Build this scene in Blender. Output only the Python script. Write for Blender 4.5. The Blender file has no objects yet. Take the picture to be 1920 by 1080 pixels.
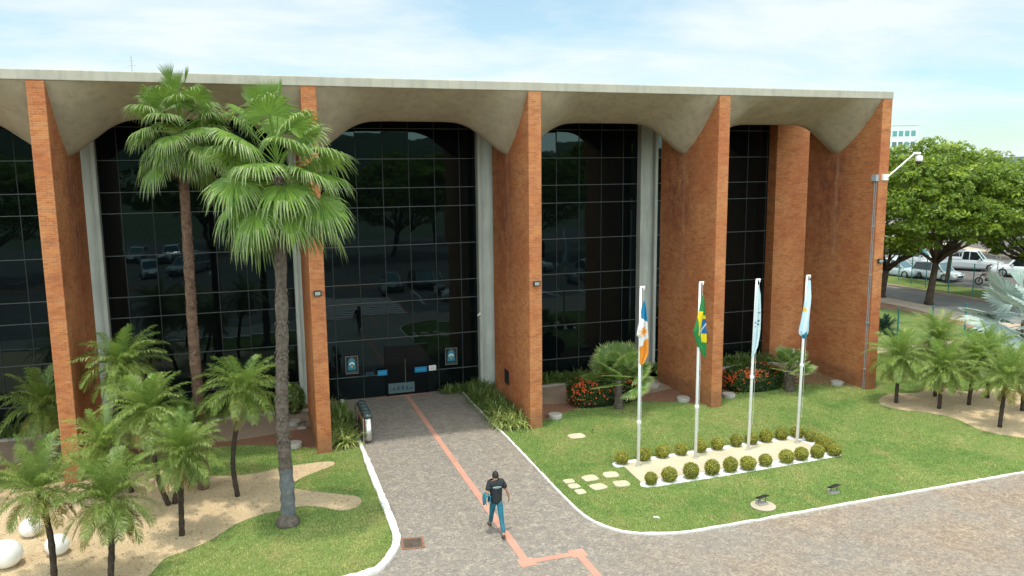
import bpy, bmesh, math, random
import numpy as np
from mathutils import Vector, Matrix
R = math.radians
PI = math.pi
rnd = random.Random(7)
npr = np.random.RandomState(11)
SC = bpy.context.scene
COL = SC.collection

# ------------------------------------------------------------------ helpers
class MB:
    """collects faces, builds ONE mesh object"""
    def __init__(s):
        s.v = []; s.f = []; s.m = []
    def poly(s, pts, mi=0):
        n = len(s.v); s.v += [tuple(p) for p in pts]; s.f.append(tuple(range(n, n + len(pts)))); s.m.append(mi)
    def box(s, x0, x1, y0, y1, z0, z1, mi=0, M=None):
        P = [(x0, y0, z0), (x1, y0, z0), (x1, y1, z0), (x0, y1, z0), (x0, y0, z1), (x1, y0, z1), (x1, y1, z1), (x0, y1, z1)]
        if M is not None: P = [tuple(M @ Vector(p)) for p in P]
        n = len(s.v); s.v += P
        for q in ((0, 3, 2, 1), (4, 5, 6, 7), (0, 1, 5, 4), (1, 2, 6, 5), (2, 3, 7, 6), (3, 0, 4, 7)):
            s.f.append(tuple(n + i for i in q)); s.m.append(mi)
    def rings(s, rings, mi=0, cap=True, close=True):
        n0 = len(s.v); k = len(rings[0])
        for r in rings: s.v += [tuple(p) for p in r]
        for i in range(len(rings) - 1):
            for j in range(k if close else k - 1):
                a = n0 + i * k + j; b = n0 + i * k + (j + 1) % k
                s.f.append((a, b, b + k, a + k)); s.m.append(mi)
        if cap:
            s.f.append(tuple(n0 + j for j in range(k))[::-1]); s.m.append(mi)
            s.f.append(tuple(n0 + (len(rings) - 1) * k + j for j in range(k))); s.m.append(mi)
    def tube(s, pts, rads, n=10, mi=0, cap=True, jitter=0):
        pts = [Vector(p) for p in pts]
        if not hasattr(rads, '__len__'): rads = [rads] * len(pts)
        t0 = (pts[1] - pts[0]).normalized()
        u = t0.orthogonal().normalized(); rs = []
        for i, p in enumerate(pts):
            t = (pts[min(i + 1, len(pts) - 1)] - pts[max(i - 1, 0)]).normalized()
            u = (u - t * u.dot(t)).normalized(); w = t.cross(u)
            rs.append([p + (u * math.cos(2 * PI * j / n) + w * math.sin(2 * PI * j / n)) * rads[i] * (1 + (rnd.uniform(-jitter, jitter) if jitter else 0)) for j in range(n)])
        s.rings(rs, mi, cap)
    def lathe(s, prof, c=(0, 0, 0), n=24, mi=0, sx=1, sy=1):
        s.rings([[(c[0] + r * sx * math.cos(2 * PI * j / n), c[1] + r * sy * math.sin(2 * PI * j / n), c[2] + z) for j in range(n)] for r, z in prof], mi)
    def build(s, name, mats, parent=None, loc=None, smooth=False, rotz=0):
        me = bpy.data.meshes.new(name)
        me.from_pydata(s.v, [], s.f)
        return link(name, me, mats, parent, loc, smooth, s.m, rotz)

def link(name, me, mats, parent=None, loc=None, smooth=False, mi=None, rotz=0):
    if not isinstance(mats, (list, tuple)): mats = [mats]
    for m in mats: me.materials.append(m)
    if mi is not None and len(mats) > 1: me.polygons.foreach_set('material_index', np.array(mi, np.int32))
    if smooth: me.polygons.foreach_set('use_smooth', np.ones(len(me.polygons), bool))
    me.update()
    o = bpy.data.objects.new(name, me); COL.objects.link(o)
    if parent is not None: o.parent = parent
    if loc is not None: o.location = loc
    if rotz: o.rotation_euler = (0, 0, rotz)
    return o

def quads(name, V, mats, parent=None, mi=None, smooth=False):
    """V: (n,4,3) array of separate quads"""
    V = np.asarray(V, np.float32).reshape(-1, 3); nq = len(V) // 4
    me = bpy.data.meshes.new(name)
    me.vertices.add(len(V)); me.vertices.foreach_set('co', V.ravel())
    me.loops.add(len(V)); me.loops.foreach_set('vertex_index', np.arange(len(V), dtype=np.int32))
    me.polygons.add(nq); me.polygons.foreach_set('loop_start', np.arange(nq, dtype=np.int32) * 4)
    me.update(calc_edges=True)
    return link(name, me, mats, parent, None, smooth, mi)

def thing(name, label, cat, loc=(0, 0, 0), rotz=0, group=None):
    o = bpy.data.objects.new(name, None); COL.objects.link(o)
    o.location = loc; o.rotation_euler = (0, 0, rotz); o.empty_display_size = .2
    return tag(o, label, cat, group)
def tag(o, label, cat, group=None):
    o['label'] = label; o['category'] = cat
    if group: o['group'] = group
    return o
def struct(o): o['kind'] = 'structure'; return o
def stuff(o, label=None):
    o['kind'] = 'stuff'
    if label: o['label'] = label
    return o
KIDS = {}
def dup(root, loc, rotz=None, label=None, scale=1.0, group=None, cat=None):
    r = root.copy(); COL.objects.link(r); r.location = loc
    if rotz is not None: r.rotation_euler = (0, 0, rotz)
    r.scale = (scale,) * 3 if not hasattr(scale, '__len__') else scale
    if label: r['label'] = label
    if group: r['group'] = group
    if cat: r['category'] = cat
    for ch in list(root.children):
        c = ch.copy(); COL.objects.link(c); c.parent = r
        for g in list(ch.children):
            d = g.copy(); COL.objects.link(d); d.parent = c
    return r

def smooth_line(P, n=6, closed=False):
    P = [Vector((p[0], p[1], 0)) for p in P]; out = []
    N = len(P); rng = range(N) if closed else range(N - 1)
    for i in rng:
        g = (lambda k: P[k % N]) if closed else (lambda k: P[min(max(k, 0), N - 1)])
        a, b, c, d = g(i - 1), g(i), g(i + 1), g(i + 2)
        for k in range(n):
            t = k / n
            q = .5 * ((2 * b) + (c - a) * t + (2 * a - 5 * b + 4 * c - d) * t * t + (3 * b - a - 3 * c + d) * t ** 3)
            out.append((q.x, q.y))
    if not closed: out.append((P[-1].x, P[-1].y))
    return out

def sheet(name, pts, z, mat, thick=0.0):
    """flat polygon sheet; thick>0 adds a skirt going down"""
    m = MB(); m.poly([(x, y, z) for x, y in pts])
    if thick:
        n = len(pts)
        for i in range(n):
            a, b = pts[i], pts[(i + 1) % n]
            m.poly([(a[0], a[1], z - thick), (b[0], b[1], z - thick), (b[0], b[1], z), (a[0], a[1], z)])
    o = m.build(name, mat)
    bm = bmesh.new(); bm.from_mesh(o.data); bmesh.ops.remove_doubles(bm, verts=bm.verts, dist=1e-5)
    bmesh.ops.triangulate(bm, faces=[f for f in bm.faces if len(f.verts) > 4]); bmesh.ops.recalc_face_normals(bm, faces=bm.faces); bm.to_mesh(o.data); bm.free()
    return o

# ------------------------------------------------------------------ materials
class NT:
    def __init__(s, name):
        s.mat = bpy.data.materials.new(name); s.mat.use_nodes = True; s.t = s.mat.node_tree
        s.b = s.t.nodes['Principled BSDF']; s.out = s.t.nodes['Material Output']
    def n(s, typ, **kw):
        x = s.t.nodes.new('ShaderNode' + typ)
        for k, v in kw.items():
            if k.startswith('i_'):
                key = k[2:]; key = int(key) if key.isdigit() else key.replace('_', ' ')
                s.set(x.inputs[key], v)
            else: setattr(x, k, v)
        return x
    def set(s, inp, v):
        if hasattr(v, 'is_output'): s.t.links.new(v, inp)
        elif isinstance(v, bpy.types.Node): s.t.links.new(v.outputs[0], inp)
        else:
            if hasattr(inp.default_value, '__len__') and len(inp.default_value) == 4 and len(v) == 3: v = (*v, 1)
            inp.default_value = v
    def p(s, **kw):
        for k, v in kw.items(): s.set(s.b.inputs[k.replace('_', ' ')], v)
        return s
    def coord(s, kind='Object'): return s.n('TexCoord').outputs[kind]
    def noise(s, scale, vec=None, detail=3, rough=.55, dist=0):
        x = s.n('TexNoise', i_Scale=scale, i_Detail=detail, i_Roughness=rough, i_Distortion=dist)
        if vec is not None: s.set(x.inputs['Vector'], vec)
        return x.outputs['Fac']
    def ramp(s, fac, stops, interp='LINEAR'):
        x = s.n('ValToRGB'); cr = x.color_ramp; cr.interpolation = interp
        while len(cr.elements) < len(stops): cr.elements.new(.5)
        for e, (pos, c) in zip(cr.elements, stops):
            e.position = pos; e.color = (*c, 1) if hasattr(c, '__len__') else (c, c, c, 1)
        s.set(x.inputs[0], fac); return x.outputs[0]
    def mix(s, fac, a, b, mode='MIX'):
        x = s.n('Mix', data_type='RGBA', blend_type=mode)
        s.set(x.inputs[0], fac); s.set(x.inputs[6], a); s.set(x.inputs[7], b); return x.outputs[2]
    def math(s, op, a, b=0.0, c=None):
        x = s.n('Math', operation=op); s.set(x.inputs[0], a); s.set(x.inputs[1], b)
        if c is not None: s.set(x.inputs[2], c)
        return x.outputs[0]
    def bump(s, h, strength=.3, dist=.02):
        x = s.n('Bump', i_Strength=strength, i_Distance=dist, i_Height=h); s.set(s.b.inputs['Normal'], x.outputs[0]); return s
    def scale(s, vec, sc):
        x = s.n('Mapping'); s.set(x.inputs[0], vec); x.inputs['Scale'].default_value = sc; return x.outputs[0]

def simple(name, col, rough=.6, metal=0.0, var=.12, nscale=6, bump=0.0, bscale=60, spec=.5):
    m = NT(name); v = m.coord()
    a = tuple(c * (1 - var) for c in col); b = tuple(min(1, c * (1 + var)) for c in col)
    m.p(Base_Color=m.ramp(m.noise(nscale, v, 4), [(.3, a), (.7, b)]), Roughness=rough, Metallic=metal)
    m.b.inputs['Specular IOR Level'].default_value = spec
    if bump: m.bump(m.noise(bscale, v, 3), bump, .01)
    return m.mat

def leafmat(name, dark, light, rough=.45, trans=.3, tcol=None, spec=.4):
    m = NT(name); g = m.n('NewGeometry'); oi = m.n('ObjectInfo'); v = m.coord()
    f = m.math('ADD', m.math('MULTIPLY', g.outputs['Random Per Island'], .55), m.math('MULTIPLY', m.noise(2.2, v, 2), .6))
    c = m.ramp(f, [(.2, dark), (.85, light)])
    hs = m.n('HueSaturation', i_Color=c); m.set(hs.inputs['Value'], m.math('ADD', m.math('MULTIPLY', oi.outputs['Random'], .3), .85)); c = hs.outputs[0]
    m.p(Base_Color=c, Roughness=rough); m.b.inputs['Specular IOR Level'].default_value = spec
    tr = m.n('BsdfTranslucent'); m.set(tr.inputs[0], m.mix(.5, c, tcol or tuple(x * 1.6 for x in light)))
    ms = m.n('MixShader'); ms.inputs[0].default_value = trans
    m.t.links.new(m.b.outputs[0], ms.inputs[1]); m.t.links.new(tr.outputs[0], ms.inputs[2]); m.t.links.new(ms.outputs[0], m.out.inputs[0])
    return m.mat

def brick(name, stain_shade=True, tint=(1, 1, 1)):
    m = NT(name); g = m.n('NewGeometry'); pos = m.n('SeparateXYZ', i_0=g.outputs['Position'])
    nn = m.n('SeparateXYZ', i_0=g.outputs['True Normal'])
    side = m.math('GREATER_THAN', m.math('ABSOLUTE', nn.outputs[0]), .6)
    mu = m.n('Mix', data_type='FLOAT'); m.set(mu.inputs[0], side); m.set(mu.inputs[2], pos.outputs[0]); m.set(mu.inputs[3], pos.outputs[1])
    uv = m.n('CombineXYZ', i_0=mu.outputs[0], i_1=pos.outputs[2])
    T = lambda c: tuple(a * b for a, b in zip(c, tint))
    bt = m.n('TexBrick', offset=.5, i_Vector=uv, i_Color1=T((.53, .205, .068)), i_Color2=T((.35, .110, .038)), i_Mortar=T((.46, .25, .14)))
    bt.inputs['Scale'].default_value = 1; bt.inputs['Mortar Size'].default_value = .0085; bt.inputs['Mortar Smooth'].default_value = .3
    bt.inputs['Brick Width'].default_value = .2; bt.inputs['Row Height'].default_value = .066; bt.inputs['Bias'].default_value = -.15
    c = bt.outputs[0]
    # broad weathering: redder / darker clouds, then pale efflorescence flecks
    P = g.outputs['Position']
    c = m.mix(m.ramp(m.noise(.55, P, 4), [(.40, 0), (.66, .65)]), c, T((.36, .095, .036)))
    c = m.mix(m.ramp(m.noise(1.6, m.scale(P, (1, 1, 3)), 5, .65), [(.50, 0), (.72, .62)]), c, T((.20, .055, .026)))
    c = m.mix(m.ramp(m.noise(3.1, m.scale(P, (1, 1, 3.5)), 5, .7), [(.58, 0), (.70, .5)]), c, (.60, .34, .22))
    c = m.mix(m.ramp(m.noise(9, m.scale(P, (1, 1, 3)), 3, .6), [(.56, 0), (.70, .45)]), c, T((.62, .30, .12)))
    low = m.math('ADD', pos.outputs[2], m.math('MULTIPLY', m.noise(1.5, P, 4), -.9)); c = m.mix(m.ramp(low, [(0, .5), (.35, 0)]), c, (.17, .09, .05))
    if stain_shade:   # lime run-off streak below the tip of each vault, sides only
        d = m.math('ABSOLUTE', m.math('SUBTRACT', m.math('ADD', pos.outputs[1], m.math('MULTIPLY', m.noise(2, P, 3), .22)), 2.52))
        s1 = m.math('MULTIPLY', m.ramp(d, [(0, .75), (.13, 0)]), m.ramp(m.math('MULTIPLY', pos.outputs[2], .1), [(.25, .1), (.92, .8), (1, .8)]))
        s1 = m.math('MULTIPLY', m.math('MULTIPLY', s1, side), m.ramp(m.noise(5, m.scale(P, (1, 3, .5)), 4), [(.35, 0), (.65, 1)]))
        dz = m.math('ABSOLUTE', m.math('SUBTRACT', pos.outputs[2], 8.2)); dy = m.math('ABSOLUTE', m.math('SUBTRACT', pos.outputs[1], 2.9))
        rust_shade = m.math('MULTIPLY', m.math('MULTIPLY', m.ramp(m.math('MULTIPLY', dz, .1), [(.08, 1), (.42, 0)]), m.ramp(m.math('MULTIPLY', dy, .5), [(.2, 1), (.85, .1)])), side)
        c = m.mix(m.math('MULTIPLY', rust_shade, m.ramp(m.noise(2.6, m.scale(P, (1, 1, .6)), 5, .7), [(.36, .1), (.62, .85)])), c, (.17, .058, .038))  # water-stain rust, plus shade below the vault painted into the colour
        c = m.mix(s1, c, (.50, .36, .28))
    m.p(Base_Color=c, Roughness=.85); m.b.inputs['Specular IOR Level'].default_value = .25
    m.bump(m.math('ADD', m.math('MULTIPLY', bt.outputs['Fac'], -1), m.noise(30, P, 3)), .5, .006)
    return m.mat

def concrete(name, col, streak=True, rough=.8):
    m = NT(name); P = m.n('NewGeometry').outputs['Position']
    c = m.ramp(m.noise(.9, P, 5, .6), [(.3, tuple(x * .86 for x in col)), (.7, tuple(x * 1.1 for x in col))])
    if streak: c = m.mix(m.ramp(m.noise(4, m.scale(P, (1, 1, .12)), 4, .6), [(.47, 0), (.72, .5)]), c, tuple(x * .60 for x in col))
    c = m.mix(m.ramp(m.noise(22, P, 3), [(.35, 0), (.8, .14)]), c, tuple(x * .6 for x in col))
    m.p(Base_Color=c, Roughness=rough); m.b.inputs['Specular IOR Level'].default_value = .3
    return m.bump(m.noise(40, P, 3), .15, .005).mat

def lawn_colour(m, P):
    c = m.ramp(m.noise(.38, P, 5, .62, .6), [(.30, (.085, .158, .038)), (.50, (.155, .212, .060)), (.68, (.235, .248, .090))])
    c = m.mix(m.ramp(m.noise(1.7, P, 5, .7), [(.42, 0), (.75, .6)]), c, (.225, .225, .082))
    c = m.mix(m.ramp(m.noise(.9, m.scale(P, (1.3, .8, 1)), 5, .7), [(.52, 0), (.72, .75)]), c, (.28, .225, .10))
    return m.mix(m.ramp(m.noise(6, P, 5, .8), [(.34, .5), (.56, 0)]), c, (.065, .125, .022))
def lawn_mat():
    m = NT('lawn_grass'); P = m.n('NewGeometry').outputs['Position']
    c = m.mix(m.ramp(m.noise(30, P, 3, .8), [(.36, .5), (.6, 0)]), lawn_colour(m, P), (.055, .10, .02))
    m.p(Base_Color=c, Roughness=.95); m.b.inputs['Specular IOR Level'].default_value = .08
    return m.bump(m.noise(30, P, 4, .8), .35, .02).mat
def blade_mat():
    m = NT('grass_blade'); g = m.n('NewGeometry'); P = g.outputs['Position']
    hs = m.n('HueSaturation', i_Color=lawn_colour(m, P)); m.set(hs.inputs['Value'], m.math('ADD', m.math('MULTIPLY', g.outputs['Random Per Island'], 1.35), 1.55)); hs.inputs['Saturation'].default_value = .95
    m.p(Base_Color=hs.outputs[0], Roughness=.6); m.b.inputs['Specular IOR Level'].default_value = .2
    tr = m.n('BsdfTranslucent', i_0=hs.outputs[0]); ms = m.n('MixShader'); ms.inputs[0].default_value = .35
    m.t.links.new(m.b.outputs[0], ms.inputs[1]); m.t.links.new(tr.outputs[0], ms.inputs[2]); m.t.links.new(ms.outputs[0], m.out.inputs[0])
    return m.mat

def gravel_mat(name, cols, scale=55, bed=None):
    m = NT(name); P = m.n('NewGeometry').outputs['Position']
    vo = m.n('TexVoronoi', i_Vector=P, i_Scale=scale)
    c = m.ramp(m.n('SeparateColor', i_0=vo.outputs['Color']).outputs[0], [(0, cols[0]), (.5, cols[1]), (1, cols[2])])
    c = m.mix(m.ramp(m.noise(.8, P, 5, .65), [(.4, 0), (.7, .45)]), c, cols[0])
    c = m.mix(m.ramp(m.noise(5, P, 5, .7), [(.55, 0), (.8, .35)]), c, tuple(x * .55 for x in cols[1]))
    m.p(Base_Color=c, Roughness=.9); m.b.inputs['Specular IOR Level'].default_value = .2
    return m.bump(m.math('SUBTRACT', m.noise(9, P, 3), m.math('MULTIPLY', vo.outputs['Distance'], 1.2)), .7, .03).mat

def cobble_mat():
    m = NT('portuguese_cobbles'); P = m.n('NewGeometry').outputs['Position']
    wob = m.n('VectorMath', operation='ADD'); m.set(wob.inputs[0], P)
    nz = m.n('TexNoise', i_Scale=1.1, i_Detail=2, i_Vector=P); sc = m.n('VectorMath', operation='SCALE', i_0=nz.outputs['Color']); sc.inputs['Scale'].default_value = .5
    m.set(wob.inputs[1], sc.outputs[0]); V = wob.outputs[0]
    vo = m.n('TexVoronoi', i_Vector=V, i_Scale=14, i_Randomness=.7)
    ed = m.n('TexVoronoi', feature='DISTANCE_TO_EDGE', i_Vector=V, i_Scale=14, i_Randomness=.7)
    r = m.n('SeparateColor', i_0=vo.outputs['Color'])
    c = m.ramp(r.outputs[0], [(0, (.175, .162, .152)), (.5, (.215, .197, .180)), (.85, (.25, .226, .202)), (1, (.34, .30, .255))])
    # warm patches of reddish stone, growing towards +X (the forecourt)
    px = m.n('SeparateXYZ', i_0=P).outputs[0]
    warm = m.math('MULTIPLY', m.ramp(m.noise(.33, P, 5, .62), [(.34, .1), (.62, 1)]), m.ramp(m.math('MULTIPLY_ADD', px, .07, .38), [(.12, .2), (.42, .45), (.62, 1)]))
    c = m.mix(warm, c, m.ramp(r.outputs[1], [(0, (.205, .146, .105)), (.6, (.255, .185, .132)), (1, (.37, .275, .195))]))
    joint = m.ramp(ed.outputs['Distance'], [(.0, 1), (.10, 0)])
    jc = m.ramp(m.noise(3.2, P, 4, .7), [(.35, (.15, .13, .11)), (.55, (.40, .34, .26)), (.7, (.50, .43, .33))])
    c = m.mix(m.math('MULTIPLY', joint, .8), c, jc)
    c = m.mix(m.ramp(m.noise(.6, P, 5, .6), [(.50, 0), (.78, .22)]), c, (.12, .11, .10))
    m.p(Base_Color=c, Roughness=m.ramp(r.outputs[2], [(0, .5), (1, .8)])); m.b.inputs['Specular IOR Level'].default_value = .35
    return m.bump(m.math('MINIMUM', ed.outputs['Distance'], .14), .6, .08).mat

def glass_mat():
    m = NT('smoked_glass'); P = m.n('NewGeometry').outputs['Position']
    m.p(Base_Color=(.003, .0045, .005), Roughness=.015, IOR=1.5)
    m.b.inputs['Specular IOR Level'].default_value = .40
    m.set(m.b.inputs['Specular Tint'], (.60, .90, 1.0))
    return m.bump(m.noise(.9, P, 2), .02, .1).mat

def painted(name, col, rough=.35, coat=.6):
    m = NT(name); m.p(Base_Color=col, Roughness=rough); m.b.inputs['Coat Weight'].default_value = coat; m.b.inputs['Coat Roughness'].default_value = .08
    return m.mat

def colattr(name, rough=.7, trans=0.0):
    m = NT(name); a = m.n('Attribute', attribute_name='Col'); m.p(Base_Color=a.outputs['Color'], Roughness=rough)
    if trans:
        tr = m.n('BsdfTranslucent', i_0=a.outputs['Color']); ms = m.n('MixShader'); ms.inputs[0].default_value = trans
        m.t.links.new(m.b.outputs[0], ms.inputs[1]); m.t.links.new(tr.outputs[0], ms.inputs[2]); m.t.links.new(ms.outputs[0], m.out.inputs[0])
    return m.mat

M = {}
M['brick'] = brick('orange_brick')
M['brick_plain'] = brick('orange_brick_end', False)
M['soffit'] = concrete('vault_concrete', (.42, .365, .275))
M['fascia'] = concrete('fascia_concrete', (.43, .40, .33))
M['column'] = concrete('column_concrete', (.40, .41, .38))
M['paleconc'] = concrete('pale_concrete', (.46, .40, .30), False)
M['greyconc'] = concrete('grey_concrete', (.40, .37, .33), False)
M['stone'] = concrete('stepping_stone', (.51, .455, .325), False)
km = NT('white_kerb_paint'); P = km.n('NewGeometry').outputs['Position']
kc = km.ramp(km.noise(2.2, P, 5, .7), [(.35, (.60, .57, .52)), (.55, (.78, .76, .73))]); kc = km.mix(km.ramp(km.noise(14, P, 4, .75), [(.56, 0), (.70, .7)]), kc, (.36, .31, .25)); kc = km.mix(km.ramp(km.n('SeparateXYZ', i_0=P).outputs[2], [(.0, .6), (.05, 0)]), kc, (.34, .28, .21))
km.p(Base_Color=kc, Roughness=.8); km.bump(km.noise(18, P, 4, .7), .5, .02); M['kerb'] = km.mat
M['glass'] = glass_mat()
M['doorglass'] = painted('door_glass', (.004, .006, .007), .06, 0); M['doorglass'].node_tree.nodes['Principled BSDF'].inputs['Specular IOR Level'].default_value = .16
M['mullion'] = simple('mullion_metal', (.075, .088, .090), .5, .1)
M['mullion_dark'] = simple('mullion_dark', (.012, .018, .020), .6, .0)
M['lawn'] = lawn_mat(); M['blade'] = blade_mat()
M['cobble'] = cobble_mat()
M['gravel'] = gravel_mat('tan_gravel', [(.40, .29, .17), (.60, .45, .28), (.72, .57, .38)], 50)
M['planter'] = gravel_mat('pinkish_gravel', [(.30, .21, .145), (.42, .31, .22), (.50, .39, .29)], 60)
M['mulch'] = gravel_mat('terracotta_mulch', [(.21, .10, .060), (.29, .15, .095), (.36, .20, .13)], 50)
M['pebble'] = gravel_mat('white_pebbles', [(.74, .73, .71), (.84, .84, .83), (.90, .90, .90)], 22)
M['pink'] = concrete('pink_tactile_paving', (.50, .255, .19), False)
M['asphalt'] = simple('asphalt', (.135, .122, .115), .9, 0, .2, .6, .4, 90, .25)
M['drive'] = simple('grey_drive', (.21, .20, .19), .9, 0, .15, .5, .3, 60, .25)
M['pave'] = simple('beige_pavement', (.44, .35, .27), .9, 0, .15, 1.2, .3, 60, .25)
M['dirt'] = simple('red_dirt', (.24, .14, .09), .95, 0, .3, 1.0, .4, 30, .1)
M['line'] = simple('white_road_paint', (.62, .62, .60), .7, 0, .15, 3)
M['redpave'] = simple('red_paving', (.28, .11, .075), .85, 0, .2, 2)
M['black'] = simple('black_metal', (.018, .018, .018), .5)
M['white'] = simple('white_paint', (.78, .78, .76), .45, 0, .05)
M['polewhite'] = simple('flagpole_white', (.74, .75, .74), .4, 0, .06)
M['steel'] = simple('brushed_steel', (.55, .54, .52), .28, 1.0, .1)
M['lid'] = simple('dark_lid', (.035, .06, .06), .25, .0, .1)
M['teal'] = simple('teal_fence_paint', (.02, .20, .21), .5, 0, .1)
M['greybox'] = simple('grey_box', (.30, .34, .36), .5)
M['globe'] = simple('white_globe', (.80, .79, .76), .55, 0, .05, 3, .2, 14)
M['trunk'] = simple('palm_trunk', (.115, .092, .075), .9, 0, .4, 9, .9, 26, .2)
M['redtrunk'] = simple('reddish_palm_trunk', (.125, .075, .052), .9, 0, .45, 7, .8, 26, .2)
M['band'] = simple('blue_grey_trunk_paint', (.125, .135, .138), .9, 0, .35, 5, .6, 26, .2)
M['darktrunk'] = simple('date_palm_trunk', (.055, .042, .033), .95, 0, .4, 12, 1.0, 40, .1)
M['bark'] = simple('tree_bark', (.075, .058, .045), .95, 0, .35, 3, .8, 12, .1)
M['frond'] = leafmat('date_palm_leaf', (.040, .095, .018), (.29, .37, .09), .40, .32)
M['frond_new'] = leafmat('date_palm_new_leaf', (.07, .15, .02), (.21, .31, .06), .4, .35)
M['frond_old'] = leafmat('date_palm_old_leaf', (.11, .105, .022), (.32, .27, .075), .55, .25)
M['fan'] = leafmat('fan_palm_leaf', (.034, .088, .012), (.19, .305, .050), .48, .30, None, .35)
M['fan_new'] = leafmat('fan_palm_new_leaf', (.06, .14, .015), (.17, .27, .04), .4, .3)
M['fan_tip'] = leafmat('fan_palm_tips', (.07, .12, .035), (.26, .33, .12), .45, .25)
M['fan_dead'] = leafmat('fan_palm_dry_leaf', (.10, .065, .03), (.26, .18, .09), .7, .1)
M['fan_small'] = leafmat('small_fan_leaf', (.055, .12, .025), (.20, .30, .075), .4, .35)
M['fan_rim'] = leafmat('small_fan_tips', (.17, .24, .07), (.38, .44, .17), .5, .3)
M['silver'] = leafmat('silver_fan_leaf', (.15, .21, .19), (.42, .50, .46), .5, .10)
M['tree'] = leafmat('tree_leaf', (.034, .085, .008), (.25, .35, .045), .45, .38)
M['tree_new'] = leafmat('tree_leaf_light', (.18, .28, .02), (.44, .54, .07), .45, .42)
M['ixora'] = leafmat('clipped_shrub_leaf', (.014, .040, .008), (.070, .130, .022), .45, .15)
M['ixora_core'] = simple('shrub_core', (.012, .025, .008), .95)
M['flower'] = leafmat('red_flower', (.58, .055, .02), (.80, .18, .06), .6, .2, (.8, .2, .05))
M['ball'] = leafmat('ball_shrub_leaf', (.12, .13, .012), (.42, .40, .06), .5, .25)
M['ball_core'] = simple('ball_shrub_core', (.09, .10, .016), .95)
M['liriope'] = leafmat('strap_leaf', (.045, .090, .020), (.22, .30, .08), .4, .3)
M['liriope_y'] = leafmat('variegated_strap_leaf', (.20, .27, .06), (.55, .58, .20), .5, .3)
M['cycad'] = leafmat('dark_cycad_leaf', (.008, .025, .012), (.03, .075, .03), .5, .1)
M['woods'] = leafmat('far_foliage', (.020, .050, .016), (.075, .125, .032), .8, .1)
M['skin'] = simple('skin', (.42, .22, .14), .5, 0, .06, 8)
M['hair'] = simple('black_hair', (.010, .008, .007), .6, 0, .3, 40, .6, 90)
M['shirt'] = simple('black_shirt', (.012, .016, .019), .8, 0, .25, 9, .3, 20)
M['jeans'] = simple('teal_jeans', (.006, .115, .17), .8, 0, .3, 10, .3, 30)
M['jacket'] = simple('teal_jacket', (.012, .17, .235), .75, 0, .35, 12, .4, 25)
M['shoe'] = simple('brown_shoe', (.075, .035, .02), .6)
M['print'] = simple('pale_print', (.45, .62, .65), .8)
M['flagcloth'] = colattr('flag_cloth', .8, .25)
M['poster'] = colattr('poster_print', .4)
M['bluesign'] = colattr('blue_sign_print', .4)
M['tyre'] = simple('tyre_rubber', (.015, .015, .015), .85)
M['rim'] = simple('alloy_rim', (.45, .46, .47), .3, .8)
M['carglass'] = painted('car_glass', (.010, .016, .018), .05, .3)
M['windshield'] = painted('car_windshield', (.03, .13, .16), .06, .8)
M['headlight'] = painted('headlight_lens', (.62, .66, .68), .1)
M['taillight'] = painted('taillight_lens', (.35, .02, .02), .2)
M['plastic'] = simple('dark_plastic', (.03, .03, .032), .6)
M['frost'] = colattr('frosted_film', .5)
M['farwall'] = simple('pale_render', (.72, .76, .76), .8, 0, .04, .2)
M['farglass'] = painted('teal_tower_glass', (.10, .30, .31), .25, .2)
M['farglass2'] = painted('dark_tower_glass', (.10, .155, .17), .25, .2)
M['lamplens'] = painted('lamp_lens', (.30, .33, .32), .2)
M['drain'] = simple('rusty_drain', (.10, .075, .06), .8, .2, .35, 14, .5, 40)

# ------------------------------------------------------------------ camera, world, sun
cam_d = bpy.data.cameras.new('camera'); cam = bpy.data.objects.new('camera', cam_d); COL.objects.link(cam); SC.camera = cam
cam_d.sensor_width = 36; cam_d.lens = 27.8805; cam_d.clip_start = .1; cam_d.clip_end = 20000
r_, u_, f_ = Vector((.9492355, -.31442431, -.00945135)), Vector((.05579329, .13871656, .98875924)), Vector((.30957888, .93909269, -.14921745))
mw = Matrix((r_, u_, -f_)).transposed().to_4x4(); mw.translation = (-9.24887735, -26.08091389, 9.4); cam.matrix_world = mw

SUN_TO = Vector((-.075, -.055, 1)).normalized()
sd = bpy.data.lights.new('sun', 'SUN'); so = bpy.data.objects.new('sun', sd); COL.objects.link(so)
sd.energy = 2.2; sd.angle = R(2.4); sd.color = (1, .93, .80); so.rotation_euler = (-SUN_TO).to_track_quat('-Z', 'Y').to_euler()
so.location = (0, 0, 60)
W = bpy.data.worlds.new('World'); SC.world = W; W.use_nodes = True
wt = W.node_tree; bg = wt.nodes['Background']
sky = wt.nodes.new('ShaderNodeTexSky'); sky.sky_type = 'NISHITA'; sky.sun_disc = False
sky.sun_elevation = math.asin(SUN_TO.z); sky.sun_rotation = math.atan2(SUN_TO.x, SUN_TO.y); sky.air_density = 1.0; sky.dust_density = .6; sky.ozone_density = 1.2; sky.altitude = 200
def wn(t, **k):
    x = wt.nodes.new('ShaderNode' + t)
    for a, b in k.items(): setattr(x, a, b)
    return x
tc = wn('TexCoord'); sp = wn('SeparateXYZ'); wt.links.new(tc.outputs['Generated'], sp.inputs[0])
def wm(op, a, b, c=None):
    x = wn('Math', operation=op)
    for i, q in enumerate((a, b, c)):
        if q is None: continue
        if hasattr(q, 'is_output'): wt.links.new(q, x.inputs[i])
        else: x.inputs[i].default_value = q
    return x.outputs[0]
zz = wm('ADD', wm('MAXIMUM', sp.outputs[2], 0.0), .16)
cv = wn('CombineXYZ'); wt.links.new(wm('DIVIDE', sp.outputs[0], zz), cv.inputs[0]); wt.links.new(wm('DIVIDE', sp.outputs[1], zz), cv.inputs[1])
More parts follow.
